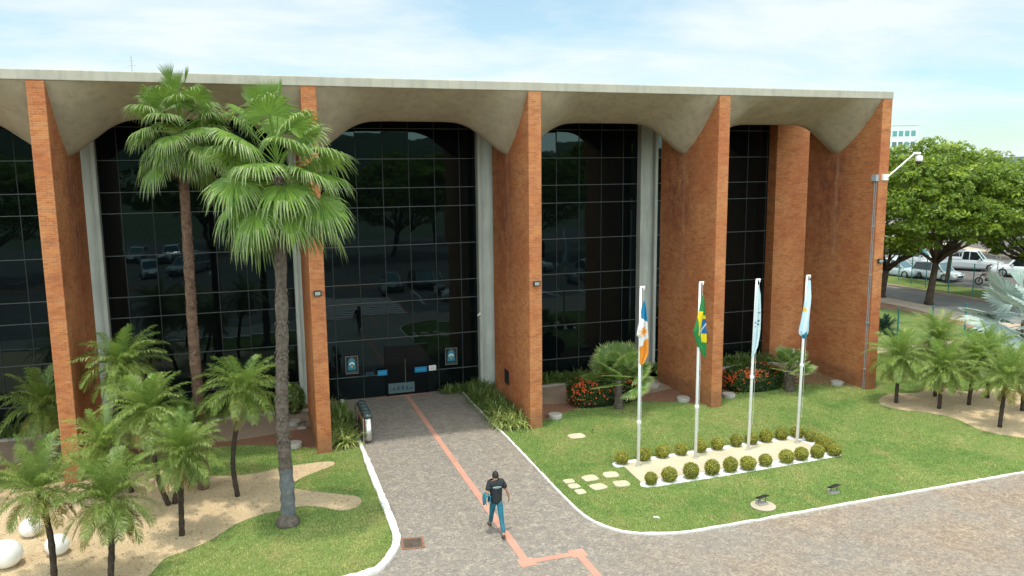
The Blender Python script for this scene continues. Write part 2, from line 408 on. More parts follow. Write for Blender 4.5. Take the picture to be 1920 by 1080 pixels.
mp = wn('Mapping'); wt.links.new(cv.outputs[0], mp.inputs[0]); mp.inputs['Location'].default_value = (.6, 2.1, 0); mp.inputs['Scale'].default_value = (.75, 1.05, 1); mp.inputs['Rotation'].default_value = (0, 0, .5)
cn = wn('TexNoise'); wt.links.new(mp.outputs[0], cn.inputs[0]); cn.inputs['Scale'].default_value = 1.15; cn.inputs['Detail'].default_value = 9; cn.inputs['Roughness'].default_value = .58; cn.inputs['Distortion'].default_value = .35
cr = wn('ValToRGB'); wt.links.new(cn.outputs['Fac'], cr.inputs[0]); cr.color_ramp.elements[0].position = .34; cr.color_ramp.elements[0].color = (.30,) * 3 + (1,); cr.color_ramp.elements[1].position = .60; cr.color_ramp.elements[1].color = (.96,) * 3 + (1,)
tint = wn('Mix', data_type='RGBA', blend_type='MULTIPLY'); tint.inputs[0].default_value = 1; wt.links.new(sky.outputs[0], tint.inputs[6]); tint.inputs[7].default_value = (.95, 1.28, 1.22, 1)
cm = wn('Mix', data_type='RGBA'); wt.links.new(cr.outputs[0], cm.inputs[0]); wt.links.new(tint.outputs[2], cm.inputs[6]); cm.inputs[7].default_value = (6.9, 7.5, 7.75, 1)
# added fill: the sky is brightened and warmed towards the south, behind the camera
ss = wm('ADD', wm('MULTIPLY', sp.outputs[0], -.31), wm('MULTIPLY', sp.outputs[1], -.94))
mr = wn('MapRange'); mr.interpolation_type = 'SMOOTHSTEP'; wt.links.new(ss, mr.inputs[0]); mr.inputs[1].default_value = -.45; mr.inputs[2].default_value = .65; mr.inputs[3].default_value = 1.0; mr.inputs[4].default_value = 3.4
warm = wn('Mix', data_type='RGBA'); wt.links.new(wm('MULTIPLY', wm('SUBTRACT', mr.outputs[0], 1.0), .4), warm.inputs[0]); warm.inputs[6].default_value = (1, 1, 1, 1); warm.inputs[7].default_value = (1.03, .985, .86, 1)
wc = wn('Mix', data_type='RGBA', blend_type='MULTIPLY'); wc.inputs[0].default_value = 1; wt.links.new(cm.outputs[2], wc.inputs[6]); wt.links.new(warm.outputs[2], wc.inputs[7])
vb = wn('VectorMath', operation='SCALE'); wt.links.new(wc.outputs[2], vb.inputs[0]); wt.links.new(mr.outputs[0], vb.inputs['Scale'])
wt.links.new(vb.outputs[0], bg.inputs[0]); bg.inputs[1].default_value = .095
vs = SC.view_settings; vs.view_transform = 'Standard'; vs.look = 'None'; vs.exposure = 0.52; vs.gamma = 1; vs.use_curve_mapping = False
SC.cycles.max_bounces = 8; SC.cycles.transparent_max_bounces = 8; SC.cycles.caustics_reflective = False; SC.cycles.caustics_refractive = False
SC.cycles.use_denoising = True; SC.cycles.use_adaptive_sampling = True; SC.cycles.adaptive_threshold = .015

# ------------------------------------------------------------------ setting
FS = 7.512; FW = .467
FX = [i * FS for i in range(-3, 3)]          # left faces of the six brick fins

gm = NT('dry_ground'); P = gm.n('NewGeometry').outputs['Position']
c = gm.ramp(gm.noise(.02, P, 6, .65), [(.3, (.06, .10, .03)), (.5, (.12, .14, .06)), (.7, (.24, .20, .12))])
c = gm.mix(gm.ramp(gm.noise(.002, P, 5), [(.4, 0), (.65, .6)]), c, (.035, .07, .03))
gm.p(Base_Color=c, Roughness=.95)
m = MB(); nn = 64
m.poly([(9000 * math.cos(2 * PI * i / nn), 9000 * math.sin(2 * PI * i / nn), 0) for i in range(nn)])
struct(m.build('ground', gm.mat))
struct(sheet('cobbled_paving', [(-60, -16), (33.8, -23), (33.8, 6.19), (-60, 6.19)], .006, M['cobble']))
struct(sheet('parking_asphalt', [(-90, -75), (60, -75), (60, -18), (34, -18), (10, -14.6), (1.2, -12.2), (-90, -11.9)], .010, M['asphalt']))

kerbR = smooth_line([(-1.06, 6.1), (-1.08, 3.5), (-1.06, 0), (-1.08, -3), (-1.1, -6.0), (-1.05, -7.24), (-.86, -7.95), (-.56, -8.42), (-.11, -8.76), (.75, -9.04), (1.55, -9.1), (3.71, -9.08), (7.13, -9.04), (12.9, -8.97), (18, -8.93), (24, -8.88)], 6) + [(31.2, -8.8)]
kerbL = smooth_line([(-6.06, 6.1), (-6.06, 3), (-6.05, 0), (-6.07, -2.35), (-6.07, -4.75), (-6.09, -6.55), (-6.17, -7.2), (-6.39, -7.76), (-6.8, -8.36), (-7.3, -8.56), (-8, -8.68), (-9, -8.74), (-11, -8.75)], 6) + [(-60, -8.75)]
def kerb(path, w, h, name, wfun=None):
    m = MB(); rs = []; fine = []
    for p, q in zip(path, path[1:]):
        k = max(1, min(60, int((Vector(q) - Vector(p)).length / .16))); fine += [(p[0] + (q[0] - p[0]) * j / k, p[1] + (q[1] - p[1]) * j / k) for j in range(k)]
    path = fine + [path[-1]]; kr = random.Random(4)
    for i, p in enumerate(path):
        a = Vector(path[max(i - 1, 0)]); b = Vector(path[min(i + 1, len(path) - 1)]); t = (b - a).normalized(); nr = Vector((-t.y, t.x))
        ww = (wfun(i, p) if wfun else w) * (1 + kr.uniform(-.10, .10)); q = Vector(p) + nr * kr.uniform(-.006, .006); l = q + nr * ww / 2; r2 = q - nr * ww / 2
        hh = h * (1 + kr.uniform(-.08, .08) - (.25 if i % 5 == 0 and kr.random() < .5 else 0)); bv = .015
        rs.append([(l.x, l.y, -.02), (l.x, l.y, hh - bv), ((l - nr * bv).x, (l - nr * bv).y, hh), ((r2 + nr * bv).x, (r2 + nr * bv).y, hh), (r2.x, r2.y, hh - bv), (r2.x, r2.y, -.02)])
    m.rings(rs, 0, True)
    return struct(m.build(name, M['kerb']))
kerb(kerbR, .07, .075, 'kerb')
kerb(kerbL, .17, .12, 'kerb', lambda i, p: .13 if p[1] > -1 else .19)

def arc(x0, x1, ya, yb, n=12, pw=2):
    return [(x0 + (x1 - x0) * i / n, ya + (yb - ya) * (1 - abs(2 * i / n - 1) ** pw)) for i in range(n + 1)]
# right lawn: kerb curve, right boundary along the dirt strip, back behind the building
lr = [(x + .035, y) if y > -8 else (x, y + .035) for x, y in kerbR]
lr += [(31.2, 8.9), (31.1, 11.6), (31.7, 14.8), (31.0, 16.5), (31, 45), (16.4, 45), (16.4, 6.1)]
lawn_r = sheet('lawn', lr, .035, M['lawn'], .05); struct(lawn_r)
ll = [(x - .06, y) if y > -7.5 else (x, y + .06) for x, y in kerbL] + [(-60, 6.1)]
struct(sheet('lawn', ll, .035, M['lawn'], .05))
bedL = smooth_line([(-13.2, -8.6), (-12.3, -7.6), (-11.93, -6.83), (-11.67, -6.11), (-11.19, -5.85), (-10.59, -5.38), (-10.08, -4.71), (-9.49, -4.33), (-8.92, -4.2), (-8.28, -4.1), (-7.82, -4.3), (-7.28, -4.75), (-6.85, -4.68), (-6.65, -4.29), (-6.75, -3.91), (-7.26, -3.55), (-8.25, -2.85), (-8.45, -2.6), (-8.38, -2.24), (-8.04, -1.83), (-7.2, -1.25), (-7.07, -1.0), (-7.2, -.82), (-7.73, -.75), (-8.63, -.82), (-9.45, -1.05), (-10.24, -1.02), (-11.03, -.67), (-11.86, 0.0), (-12.6, .3), (-14.04, .3), (-15.64, .2), (-19, .2), (-24, -.5), (-27, -4), (-24, -8.2), (-18, -8.55)], 5, True)
struct(sheet('gravel_bed', bedL, .043, M['gravel']))
bedR = smooth_line([(14.0, -2.2), (14.1, -1.75), (14.43, -1.35), (15.06, -.95), (15.78, -.86), (16.5, -1.1), (16.95, -1.0), (17.4, -.78), (18.21, -.75), (18.5, -1.4), (18.9, -1.66), (19.4, -1.55), (20.57, -1.67), (22, -2.2), (24, -4), (22, -7), (18, -8), (16.5, -7.4), (15.7, -6.66), (15.14, -5.98), (15.05, -5.29), (15.25, -4.4), (15.15, -3.83), (14.8, -3.26), (14.28, -2.8)], 5, True)
struct(sheet('gravel_bed', bedR, .043, M['gravel']))
# planters under the vaults: pinkish gravel behind, terracotta mulch in front
for i in range(5):
    if i == 2: continue
    xa, xb = FX[i] + FW, FX[i + 1]
    front = arc(xa, xb, .55, 1.9); mid = arc(xa, xb, 3.0, 2.35, 12, 2)
    struct(sheet('mulch_bed', front + mid[::-1], .047, M['mulch']))
    struct(sheet('gravel_bed', mid + [(xb, 5.0), (xa, 5.0)], .051, M['planter']))
    m = MB(); m.box(xa - .6, xb + .6, 5.0, 5.16, 0, .14); struct(m.build('planter_kerb', M['greyconc']))
    struct(sheet('planting_soil', [(xa - .6, 5.16), (xb + .6, 5.16), (xb + .6, 6.15), (xa - .6, 6.15)], .08, M['dirt']))
struct(sheet('planting_soil', [(-7.02, .3), (-6.16, .3), (-6.16, 6.1), (-7.02, 6.1)], .047, M['dirt']))
struct(sheet('planting_soil', [(-1.0, .1), (0.0, .1), (0.0, 6.1), (-1.0, 6.1)], .047, M['dirt']))

# short grass blades on the mown lawns (countless: one mass)
def inside(poly, X, Y):
    r = np.zeros(len(X), bool); n = len(poly)
    for i in range(n):
        x1, y1 = poly[i]; x2, y2 = poly[(i + 1) % n]
        if y1 == y2: continue
        cnd = (y1 > Y) != (y2 > Y); r ^= cnd & (X < (x2 - x1) * (Y - y1) / (y2 - y1) + x1)
    return r
def turf(box, n, keep, cut, seed):
    r = np.random.RandomState(seed); X = r.uniform(box[0], box[1], n); Y = r.uniform(box[2], box[3], n); k = inside(keep, X, Y)
    for c_ in cut: k &= ~inside(c_, X, Y)
    X, Y = X[k], Y[k]; n = len(X); a = r.uniform(0, 2 * PI, n); h = r.uniform(.016, .042, n); w = r.uniform(.006, .012, n); ln = r.uniform(.1, .9, n) * h; b = r.uniform(0, 2 * PI, n)
    z = np.full(n, .033); p = np.stack([X, Y, z], 1); s_ = np.stack([np.cos(a) * w, np.sin(a) * w, 0 * z], 1); t_ = p + np.stack([np.cos(b) * ln, np.sin(b) * ln, h], 1)
    return np.stack([p - s_, p + s_, t_ + s_ * .25, t_ - s_ * .25], 1)
plat = [(1.3, -4.0), (1.25, -4.6), (1.5, -5.0), (1.3, -6.0), (1.9, -6.22), (8.5, -6.0), (8.9, -5.4), (8.9, -3.8)]
mul = [arc(FX[i] + FW, FX[i + 1], .55, 1.9) + [(FX[i + 1] + FW, .3), (FX[i + 1] + FW, 7), (FX[i], 7), (FX[i], .3)] for i in (0, 1, 3, 4)]
gb = [turf((-1.15, 13, -9.15, 2.2), 300000, lr, [plat] + mul, 1), turf((13, 24, -9.1, 7.5), 120000, lr, [bedR, [(15, 0), (15.5, 0), (15.5, 7), (15, 7)]], 2), turf((-13, -6, -8.8, 2.0), 150000, ll, [bedL] + mul, 3)]
stuff(quads('lawn_grass', np.concatenate(gb), M['blade']), 'short mown lawn grass')['category'] = 'grass'
# dry leaf litter on the gravel
r = np.random.RandomState(9); n = 900; X = np.concatenate([r.uniform(-16, -6.7, n), r.uniform(14, 20, n // 2)]); Y = np.concatenate([r.uniform(-8, 0, n), r.uniform(-6.5, -.8, n // 2)])
k = inside(bedL, X, Y) | inside(bedR, X, Y); X, Y = X[k], Y[k]; a = r.uniform(0, 2 * PI, len(X)); L_ = r.uniform(.015, .06, len(X)); u = np.stack([np.cos(a) * L_, np.sin(a) * L_, r.uniform(-.01, .01, len(X))], 1); w = np.stack([-np.sin(a) * L_ * .3, np.cos(a) * L_ * .3, r.uniform(-.004, .004, len(X))], 1); p = np.stack([X, Y, np.full(len(X), .055)], 1)
stuff(quads('leaf_litter', np.stack([p - u, p - w, p + u, p + w], 1), M['fan_dead']), 'dry leaf litter on the gravel beds')['category'] = 'litter'

# pink tactile strip in the cobbles
m = MB()
def strip(pts, z=.012):
    m.poly([(x, y, z) for x, y in pts])
strip([(-3.46, 5.9), (-3.28, 5.9), (-3.27, -8.95), (-3.47, -8.95)][::-1])
strip([(-4.7, 5.9), (-2.32, 5.9), (-2.32, 6.08), (-4.7, 6.08)])
strip([(-3.56, -8.95), (-3.16, -8.95), (-3.16, -9.36), (-3.56, -9.36)][::-1])
strip([(-3.16, -9.05), (-2.22, -9.05), (-2.22, -9.25), (-3.16, -9.25)][::-1])
strip([(-2.22, -8.95), (-1.82, -8.95), (-1.82, -9.35), (-2.22, -9.35)][::-1])
strip([(-2.12, -9.35), (-1.92, -9.35), (-1.92, -11.9), (-2.12, -11.9)][::-1])
struct(m.build('tactile_strip', M['pink']))

# land to the right: footpath, dirt, pavement, service road, verge, car park
struct(sheet('footpath', [(16.5, 5.2), (31.2, 5.1), (31.2, 5.9), (16.5, 6.0)], .043, M['pave']))
struct(sheet('dirt_strip', smooth_line([(29.4, 5.8), (30.2, 9.7), (30.5, 12.7), (30.1, 15.2), (29, 18), (31.2, 19), (31.8, 14.8), (31.2, 11.6), (31.2, 8.9), (31.2, 6)], 4, True), .044, M['dirt']))
struct(sheet('pavement', [(31.2, -8.9), (33.6, -8.9), (33.6, 10), (33.7, 17), (33.3, 60), (31, 60), (31, 16.5), (31.75, 14.8), (31.15, 11.6), (31.2, 8.9)], .03, M['pave']))
struct(sheet('service_road', [(33.6, -11), (38.5, -11), (38.5, 16), (38.0, 24), (36.5, 70), (31.5, 70), (33.7, 17), (33.6, 10)], .012, M['drive']))
m = MB(); rs = [(38.5, -11), (38.5, 16), (38.0, 24), (36.5, 70)]
for (a, b) in zip(rs, rs[1:]):
    m.poly([(a[0], a[1], .012), (b[0], b[1], .012), (b[0], b[1], .15), (a[0], a[1], .15)][::-1]); m.poly([(a[0], a[1], .15), (b[0], b[1], .15), (b[0] + .2, b[1], .15), (a[0] + .2, a[1], .15)][::-1])
struct(m.build('kerb', M['pave']))
struct(sheet('verge', [(38.7, -11), (42.3, -11), (42.3, 24), (41.0, 30), (39, 70), (36.7, 70), (38.2, 24), (38.7, 16)], .15, M['lawn'], .15))
struct(sheet('car_park', [(42.3, -11), (130, -11), (130, 130), (36, 130), (39, 70), (41, 30), (42.3, 24)], .008, M['asphalt']))
for k, (x, y, ang, ln) in enumerate([(57.5, 41, -.9, 40), (68, 47, -.9, 60), (84, 60, -.9, 80)]):
    Mx = Matrix.Translation((x, y, 0)) @ Matrix.Rotation(ang + PI / 2 + .6, 4, 'Z'); m = MB(); m.box(-ln / 2, ln / 2, -.9, .9, 0, .16, 0, Mx)
    struct(m.build('kerb_island', M['pave']))
# forecourt markings that the glass reflects
m = MB()
for k in range(11): 
    y = -20.4 + k * .75; m.poly([(-5.0, y, .016), (.4, y, .016), (.4, y + .4, .016), (-5.0, y + .4, .016)])
for x in (2.3, 4.7, 7.1, 9.5, 11.9, 14.3, 16.7, 19.1): m.poly([(x, -20.5, .012), (x + .14, -20.5, .012), (x + .14, -15.2, .014), (x, -15.2, .014)])
m.poly([(.6, -12.5, .012), (1.1, -12.5, .014), (1.1, -12.35, .014), (.6, -12.35, .014)])
for x in range(-40, -8, 3): m.poly([(x, -44, .012), (x + .12, -44, .012), (x + .12, -38, .012), (x, -38, .012)])
struct(m.build('road_markings', M['line']))
struct(sheet('crossing_paving', [(-5.3, -20.8), (.55, -20.8), (.55, -12.1), (-5.3, -12.1)], .012, M['redpave']))
struct(sheet('dirt_strip', [(-80, -35), (-24, -35), (-9, -27), (20, -27), (50, -27), (50, -25.5), (-9, -25.5), (-24, -33), (-80, -33)], .02, M['dirt']))

# far hills: a ring with uneven ridge, and wooded plain
hm = simple('hill_scrub', (.055, .085, .05), .95, 0, .3, .004)
m = MB(); ringn = 180
def ridge(a, base): return base * (.45 + .55 * (.5 + .25 * math.sin(3 * a + 1) + .2 * math.sin(7 * a + .5) + .12 * math.sin(13 * a) + .08 * math.sin(29 * a + 2)))
rr = []
for i in range(ringn):
    a = 2 * PI * i / ringn; ca, sa = math.cos(a), math.sin(a)
    north = .5 - .5 * sa                      # higher to the south (behind the camera)
    h = ridge(a, 60 + 270 * north ** 2)
    rr.append([(4200 * ca, 4200 * sa, -5), (4700 * ca, 4700 * sa, h * .55), (5300 * ca, 5300 * sa, h), (6500 * ca, 6500 * sa, -5)])
n0 = 0
for i in range(ringn):
    A = rr[i]; B = rr[(i + 1) % ringn]
    for k in range(3): m.poly([A[k], B[k], B[k + 1], A[k + 1]])
o = m.build('hills', hm, None, None, True); struct(o)

# ------------------------------------------------------------------ office building
B = thing('office_building', 'modernist office building with tall orange brick fins, concrete vaults and dark glass', 'building')
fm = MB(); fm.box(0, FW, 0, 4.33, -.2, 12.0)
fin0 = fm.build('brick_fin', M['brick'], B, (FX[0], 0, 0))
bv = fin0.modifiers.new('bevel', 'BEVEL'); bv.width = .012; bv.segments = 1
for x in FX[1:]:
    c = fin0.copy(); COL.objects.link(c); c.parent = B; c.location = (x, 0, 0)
# vaulted canopies: ruled surface from the straight eave to an arched inner rim
AD = [0, .15, .3, .45, .66, .85, 1.0, 1.16, 1.35, 1.55, 1.76, 2.0, 2.3, 2.7, 3.2]; AH = [9.9, 9.98, 10.08, 10.19, 10.36, 10.50, 10.62, 10.74, 10.86, 10.95, 11.02, 11.06, 11.075, 11.08, 11.08]
def vault(xa, xb):
    w = xb - xa; m = MB(); xs = [(xa + d, h) for d, h in zip(AD, AH)] + [(xa + w / 2, 11.08)] + [(xb - d, h) for d, h in zip(AD, AH)][::-1]
    NV = 10; grid = []
    for x, h in xs:
        col = []
        for k in range(NV + 1):
            t = k / NV; z = 12.0 + (h - 12.0) * (t + .10 * math.sin(PI * t) * (1 if h < 10.8 else .4)); col.append((x, .02 + 2.38 * t, z))
        col.append((x, 2.72, h + .02)); col.append((x, 2.76, 12.0))
        grid.append(col)
    n0 = len(m.v); k = NV + 3
    for c in grid: m.v += c
    for i in range(len(grid) - 1):
        for j in range(k - 1):
            a = n0 + i * k + j; m.f.append((a, a + k, a + k + 1, a + 1)); m.m.append(0)
    return m
for i in range(5):
    o = vault(FX[i] + FW, FX[i + 1]).build('vault_canopy', M['soffit'], B, None, True)
    o.data.polygons.foreach_set('use_smooth', np.array([j % 12 < 10 for j in range(len(o.data.polygons))], bool))
m = MB(); m.box(-30, 15.50, -.03, 26, 12.0, 12.29); rf = m.build('roof_slab', M['fascia'], B)
bv = rf.modifiers.new('bevel', 'BEVEL'); bv.width = .02; bv.segments = 2
TZ = [.0, .95, 2.48, 4.0, 4.78, 6.33, 7.89, 8.66, 9.82, 11.02, 12.0]
YG = 6.2
for i in range(5):
    c0, c1 = FX[i] + FW / 2, FX[i + 1] + FW / 2
    if i == 4: c1 = 14.4
    m = MB()
    xs = [c0] + [c0 + 1.1 + 1.0624 * k for k in range(6)] + [c1]
    if i == 4: xs = [c0] + [c0 + 1.1 + 1.0624 * k for k in range(6) if c0 + 1.1 + 1.0624 * k < c1 - .2] + [c1]
    prng = random.Random(i)
    for a, b in zip(xs, xs[1:]):
        for z0, z1 in zip(TZ, TZ[1:]):   # each pane a hair out of true, as real curtain walls are
            t1, t2 = prng.uniform(-.004, .004), prng.uniform(-.004, .004); yy = YG
            m.poly([(a, yy - t1, z0), (b, yy + t1, z0 + 0), (b, yy + t1 + t2, z1), (a, yy - t1 + t2, z1)])
    win = m.build('window', M['glass'], B)
    m = MB()
    for z in TZ[1:-1]: m.box(c0, c1, YG - .05, YG + .02, z - .015, z + .015)
    m.build('transom', M['mullion'], win)
    m = MB()
    for x in xs[1:-1]: m.box(x - .017, x + .017, YG - .025, YG + .02, .0, 12.0)
    m.build('mullion', M['mullion_dark'], win)
for x in FX[:5]:
    cx = x + FW / 2; m = MB()
    m.box(cx - .43, cx - .29, 5.78, 6.16, 0, 12); m.box(cx + .29, cx + .43, 5.78, 6.16, 0, 12); m.box(cx - .29, cx + .29, 5.98, 6.16, 0, 12)
    o = m.build('concrete_column', M['column'], B); bv = o.modifiers.new('bevel', 'BEVEL'); bv.width = .015
m = MB(); m.box(14.26, 16.3, 5.6, 6.6, -.1, 12.0); m.build('brick_pier', M['brick_plain'], B)
m = MB(); m.box(15.4, 16.3, 6.6, 26, -.1, 12.0); m.build('end_wall', M['brick_plain'], B)
m = MB(); m.box(-30, 16.2, 25.6, 26, 0, 12.0); m.box(-30, -29.7, 6.3, 25.6, 0, 12.0); m.build('rear_wall', M['brick_plain'], B)
# entrance door set into the glass
d = MB(); d.box(-4.22, -4.14, YG - .12, YG - .01, 0, 2.14); d.box(-2.50, -2.42, YG - .12, YG - .01, 0, 2.14); d.box(-4.14, -2.50, YG - .12, YG - .01, 2.06, 2.14); d.box(-3.36, -3.30, YG - .10, YG - .03, .02, 2.06)
door = d.build('entrance_door', M['doorglass'], B)
d = MB(); d.box(-4.14, -3.36, YG - .08, YG - .05, .02, 2.06); d.box(-3.30, -2.50, YG - .08, YG - .05, .02, 2.06); d.build('door_leaf', M['doorglass'], door)
d = MB(); d.tube([(-3.40, YG - .15, .60), (-3.40, YG - .15, 1.55)], .017, 10); d.tube([(-3.40, YG - .15, .7), (-3.40, YG - .06, .7)], .012, 8); d.tube([(-3.40, YG - .15, 1.45), (-3.40, YG - .06, 1.45)], .012, 8)
d.build('door_handle', M['steel'], door)

def pic(name, parent, mat, x0, x1, z0, z1, y, nx, nz, fn, label=None, cat=None, th=.012):
    """flat printed panel facing -Y; colours per vertex from fn(u,v)"""
    m = MB()
    for j in range(nz):
        for i in range(nx):
            a, b = x0 + (x1 - x0) * i / nx, x0 + (x1 - x0) * (i + 1) / nx; c, e = z0 + (z1 - z0) * j / nz, z0 + (z1 - z0) * (j + 1) / nz
            m.poly([(a, y, c), (b, y, c), (b, y, e), (a, y, e)])
    nf = len(m.f); m.box(x0, x1, y + .001, y + th, z0, z1)
    o = m.build(name, mat, parent); at = o.data.color_attributes.new('Col', 'FLOAT_COLOR', 'CORNER'); cols = []
    for k, f in enumerate(o.data.polygons):
        if k < nf: cc = fn((k % nx + .5) / nx, (k // nx + .5) / nz)
        else: cc = (.03, .03, .03)
        cols += [*cc, 1] * len(f.vertices)
    at.data.foreach_set('color', np.array(cols, np.float32))
    if label: tag(o, label, cat)
    return o
def crest(u, v):
    x = (u - .5) * 2; y = (v - .5) * 2
    if abs(x) > .90 or abs(y) > .93: return (.22, .24, .24)
    if y < -.74: return (.16, .19, .19) if (abs(x) < .72 and -.84 < y < -.79) else (.012, .016, .018)
    if y > .48:       # wreath arcs above
        r = math.hypot(x, (y - .30) * 1.15)
        if .42 < r < .58 and y > .5: return (.10, .17, .17)
        if abs(x) < .09 and y < .85: return (.03, .25, .36)
    sh = .62 + .10 * (-.3 - y) if y < .2 else .62 * math.sqrt(max(0, 1 - ((y - .2) / .48) ** 2))
    if -.62 < y < .68 and abs(x) < sh:
        if math.hypot(x, y + .18) < .17: return (.55, .33, .05)
        if abs(y - (-.02 + .30 - abs(x) * .55)) < .10 and abs(x) < .45: return (.72, .76, .74)
        if y < -.48: return (.01, .13, .17)
        return (.015, .24, .34) if abs(x) < sh - .12 or int((y + 1) * 9) % 2 else (.04, .14, .17)
    return (.010, .014, .016)
YS = YG - .06
for x0, x1, z0, z1, lb in ((-5.84, -5.33, 1.10, 1.85, 'coat of arms poster on the glass left of the entrance door'), (-1.65, -1.13, 1.12, 1.85, 'coat of arms poster on the glass right of the entrance door')):
    o = pic('emblem_poster', None, M['poster'], x0, x1, z0, z1, YS, 28, 36, crest, lb, 'poster'); o['group'] = 'coat of arms posters by the entrance'
def blue(u, v):
    if .12 < u < .88 and .35 < v < .62 and (int(u * 23) * 7 + int(v * 9) * 3) % 5 < 2: return (.08, .42, .62)
    return (.004, .20, .42)
for x0, x1, lb in ((-4.56, -4.16, 'small blue sign beside the left edge of the entrance door'), (-3.0, -2.48, 'wide blue sign on the right leaf of the entrance door')):
    o = pic('door_sign', None, M['bluesign'], x0, x1, .94, 1.17, YG - .16, 24, 8, blue, lb, 'sign'); o['group'] = 'blue signs at the entrance door'
o = pic('door_sign', None, M['bluesign'], -5.02, -4.70, .95, 1.12, YS, 12, 8, lambda u, v: (.005, .03, .05) if abs(u - .5) < .42 else (.01, .05, .07), 'dim dark blue sign on the glass left of the door', 'sign')
o = pic('notice_sheet', None, M['bluesign'], -2.37, -2.06, .94, 1.17, YS, 12, 10, lambda u, v: (.40, .43, .43) if .3 < v < .55 and .2 < u < .8 and int(v * 30) % 2 else (.66, .68, .66), 'white notice sheet on the glass right of the door', 'notice')
def film(u, v):
    s = .5 + .5 * math.sin(u * 38) 
    if .34 < v < .34 + .34 * (1 - abs(2 * u - 1) ** 2) and s > .45: return (.018, .05, .06)
    if abs(v - .3) < .03 and .1 < u < .9: return (.03, .07, .08)
    return (.075, .13, .145)
pic('frosted_film', door, M['frost'], -4.12, -3.02, .12, .55, YG - .125, 48, 16, film)
door.children[-1]['label'] = 'frosted film with dark wavy emblem on door'

# mast on the roof
t = thing('antenna_mast', 'thin antenna mast with crossbars on the roof', 'antenna', (-13.06, 7, 12.29))
m = MB(); m.tube([(0, 0, 0), (0, 0, 1.35)], .013, 6); m.build('mast', M['greybox'], t)
m = MB(); m.tube([(-.13, 0, 1.0), (.13, 0, 1.0)], .009, 6); m.build('crossbar', M['greybox'], t); m = MB(); m.tube([(-.08, 0, 1.18), (.08, 0, 1.18)], .008, 6); m.build('crossbar', M['greybox'], t)

# wall fittings
def floodlight(x, y, z, label, rot=0):
    t = thing('floodlight', label, 'floodlight', (x, y, z), rot, 'floodlights on the brick fins')
    m = MB(); m.box(-.125, .125, -.10, -.03, -.09, .09); m.box(-.03, .03, -.03, .0, -.05, .05); m.build('housing', M['black'], t)
    m = MB(); m.box(-.085, .085, -.106, -.1, -.055, .055); m.build('lens', M['lamplens'], t)
floodlight(-7.29, 0, 5.46, 'square floodlight on the brick fin left of the entrance')
floodlight(.25, 0, 5.37, 'square floodlight on the brick fin right of the entrance')
floodlight(15.30, 0, 5.49, 'small floodlight on the rightmost brick fin')
m = MB(); m.box(-.025, 0, 2.42, 2.95, 1.05, 1.6); m.box(-.03, -.025, 2.46, 2.91, 1.09, 1.56)
tag(m.build('wall_panel', M['black']), 'small black panel on the side of the brick fin right of entrance', 'wall panel')
t = thing('security_camera', 'white dome camera on a long arm at the rightmost brick fin', 'camera', (15.27, -.02, 8.9))
m = MB(); m.box(-.12, .12, -.10, .015, -.12, .12); m.build('wall_bracket', M['white'], t)
m = MB(); m.tube([(.05, -.1, 0), (1.3, -.14, .92), (1.36, -.14, .95)], .028, 8); m.tube([(1.28, -.14, .95), (1.62, -.14, .95)], .05, 10); m.build('arm', M['white'], t)
m = MB(); m.lathe([(.05, .08), (.13, .06), (.15, 0), (.15, -.12), (.135, -.15)], (1.58, -.14, .78), 20); m.build('dome_cover', M['white'], t, None, True)
m = MB(); m.lathe([(.125, 0), (.11, -.07), (.06, -.12), (.01, -.13)], (1.58, -.14, .63), 16); m.build('dome_lens', M['black'], t, None, True)
t = thing('junction_box', 'grey junction box with conduit on the rightmost brick fin', 'junction box', (15.02, .14, 8.88))
m = MB(); m.box(-.13, 0, -.13, .13, -.13, .13); m.build('box_body', M['greybox'], t)
m = MB(); m.tube([(-.03, .03, -.13), (-.03, .03, -8.8)], .018, 8); m.tube([(-.025, -.05, -.13), (-.025, -.05, -8.8)], .012, 8)
for z in (-2, -4, -6, -8): m.box(-.06, 0, -.08, .07, z, z + .04)
m.build('conduit', M['greybox'], t)
m = MB(); m.tube([(0, -.13, 0), (0, -.14, 0)], .01, 6)
t = thing('security_camera', 'small white camera on the concrete column beside the entrance', 'camera', (-.2, 5.78, 3.31))
m = MB(); m.tube([(0, -.02, 0), (-.12, -.16, -.03)], [.045, .04], 10); m.build('camera_body', M['white'], t); m = MB(); m.box(-.03, .03, -.02, .0, -.03, .06); m.build('bracket', M['white'], t)

m = MB(); m.box(-.09, .09, -.05, .05, 0, .52); m.box(-.095, .095, -.055, .055, .52, .55); tag(m.build('utility_box', M['white'], None, (15.45, 5.42, .05)), 'narrow white utility box at the foot of the brick pier', 'utility box')
m = MB(); m.box(-.2, .2, -.05, .05, 0, .12); m.box(-.17, .17, -.055, -.05, .02, .10); m.box(-.03, .03, -.02, .02, -.3, 0); tag(m.build('utility_panel', M['white'], None, (14.95, 5.42, .32)), 'low white utility panel at the foot of the brick pier', 'cabinet')  # pale utility fixture low on the pier, exact use unknown
# ------------------------------------------------------------------ foliage generators
def V(*a): return np.array(a, float)
def nrm(v): return v / (np.linalg.norm(v) + 1e-9)

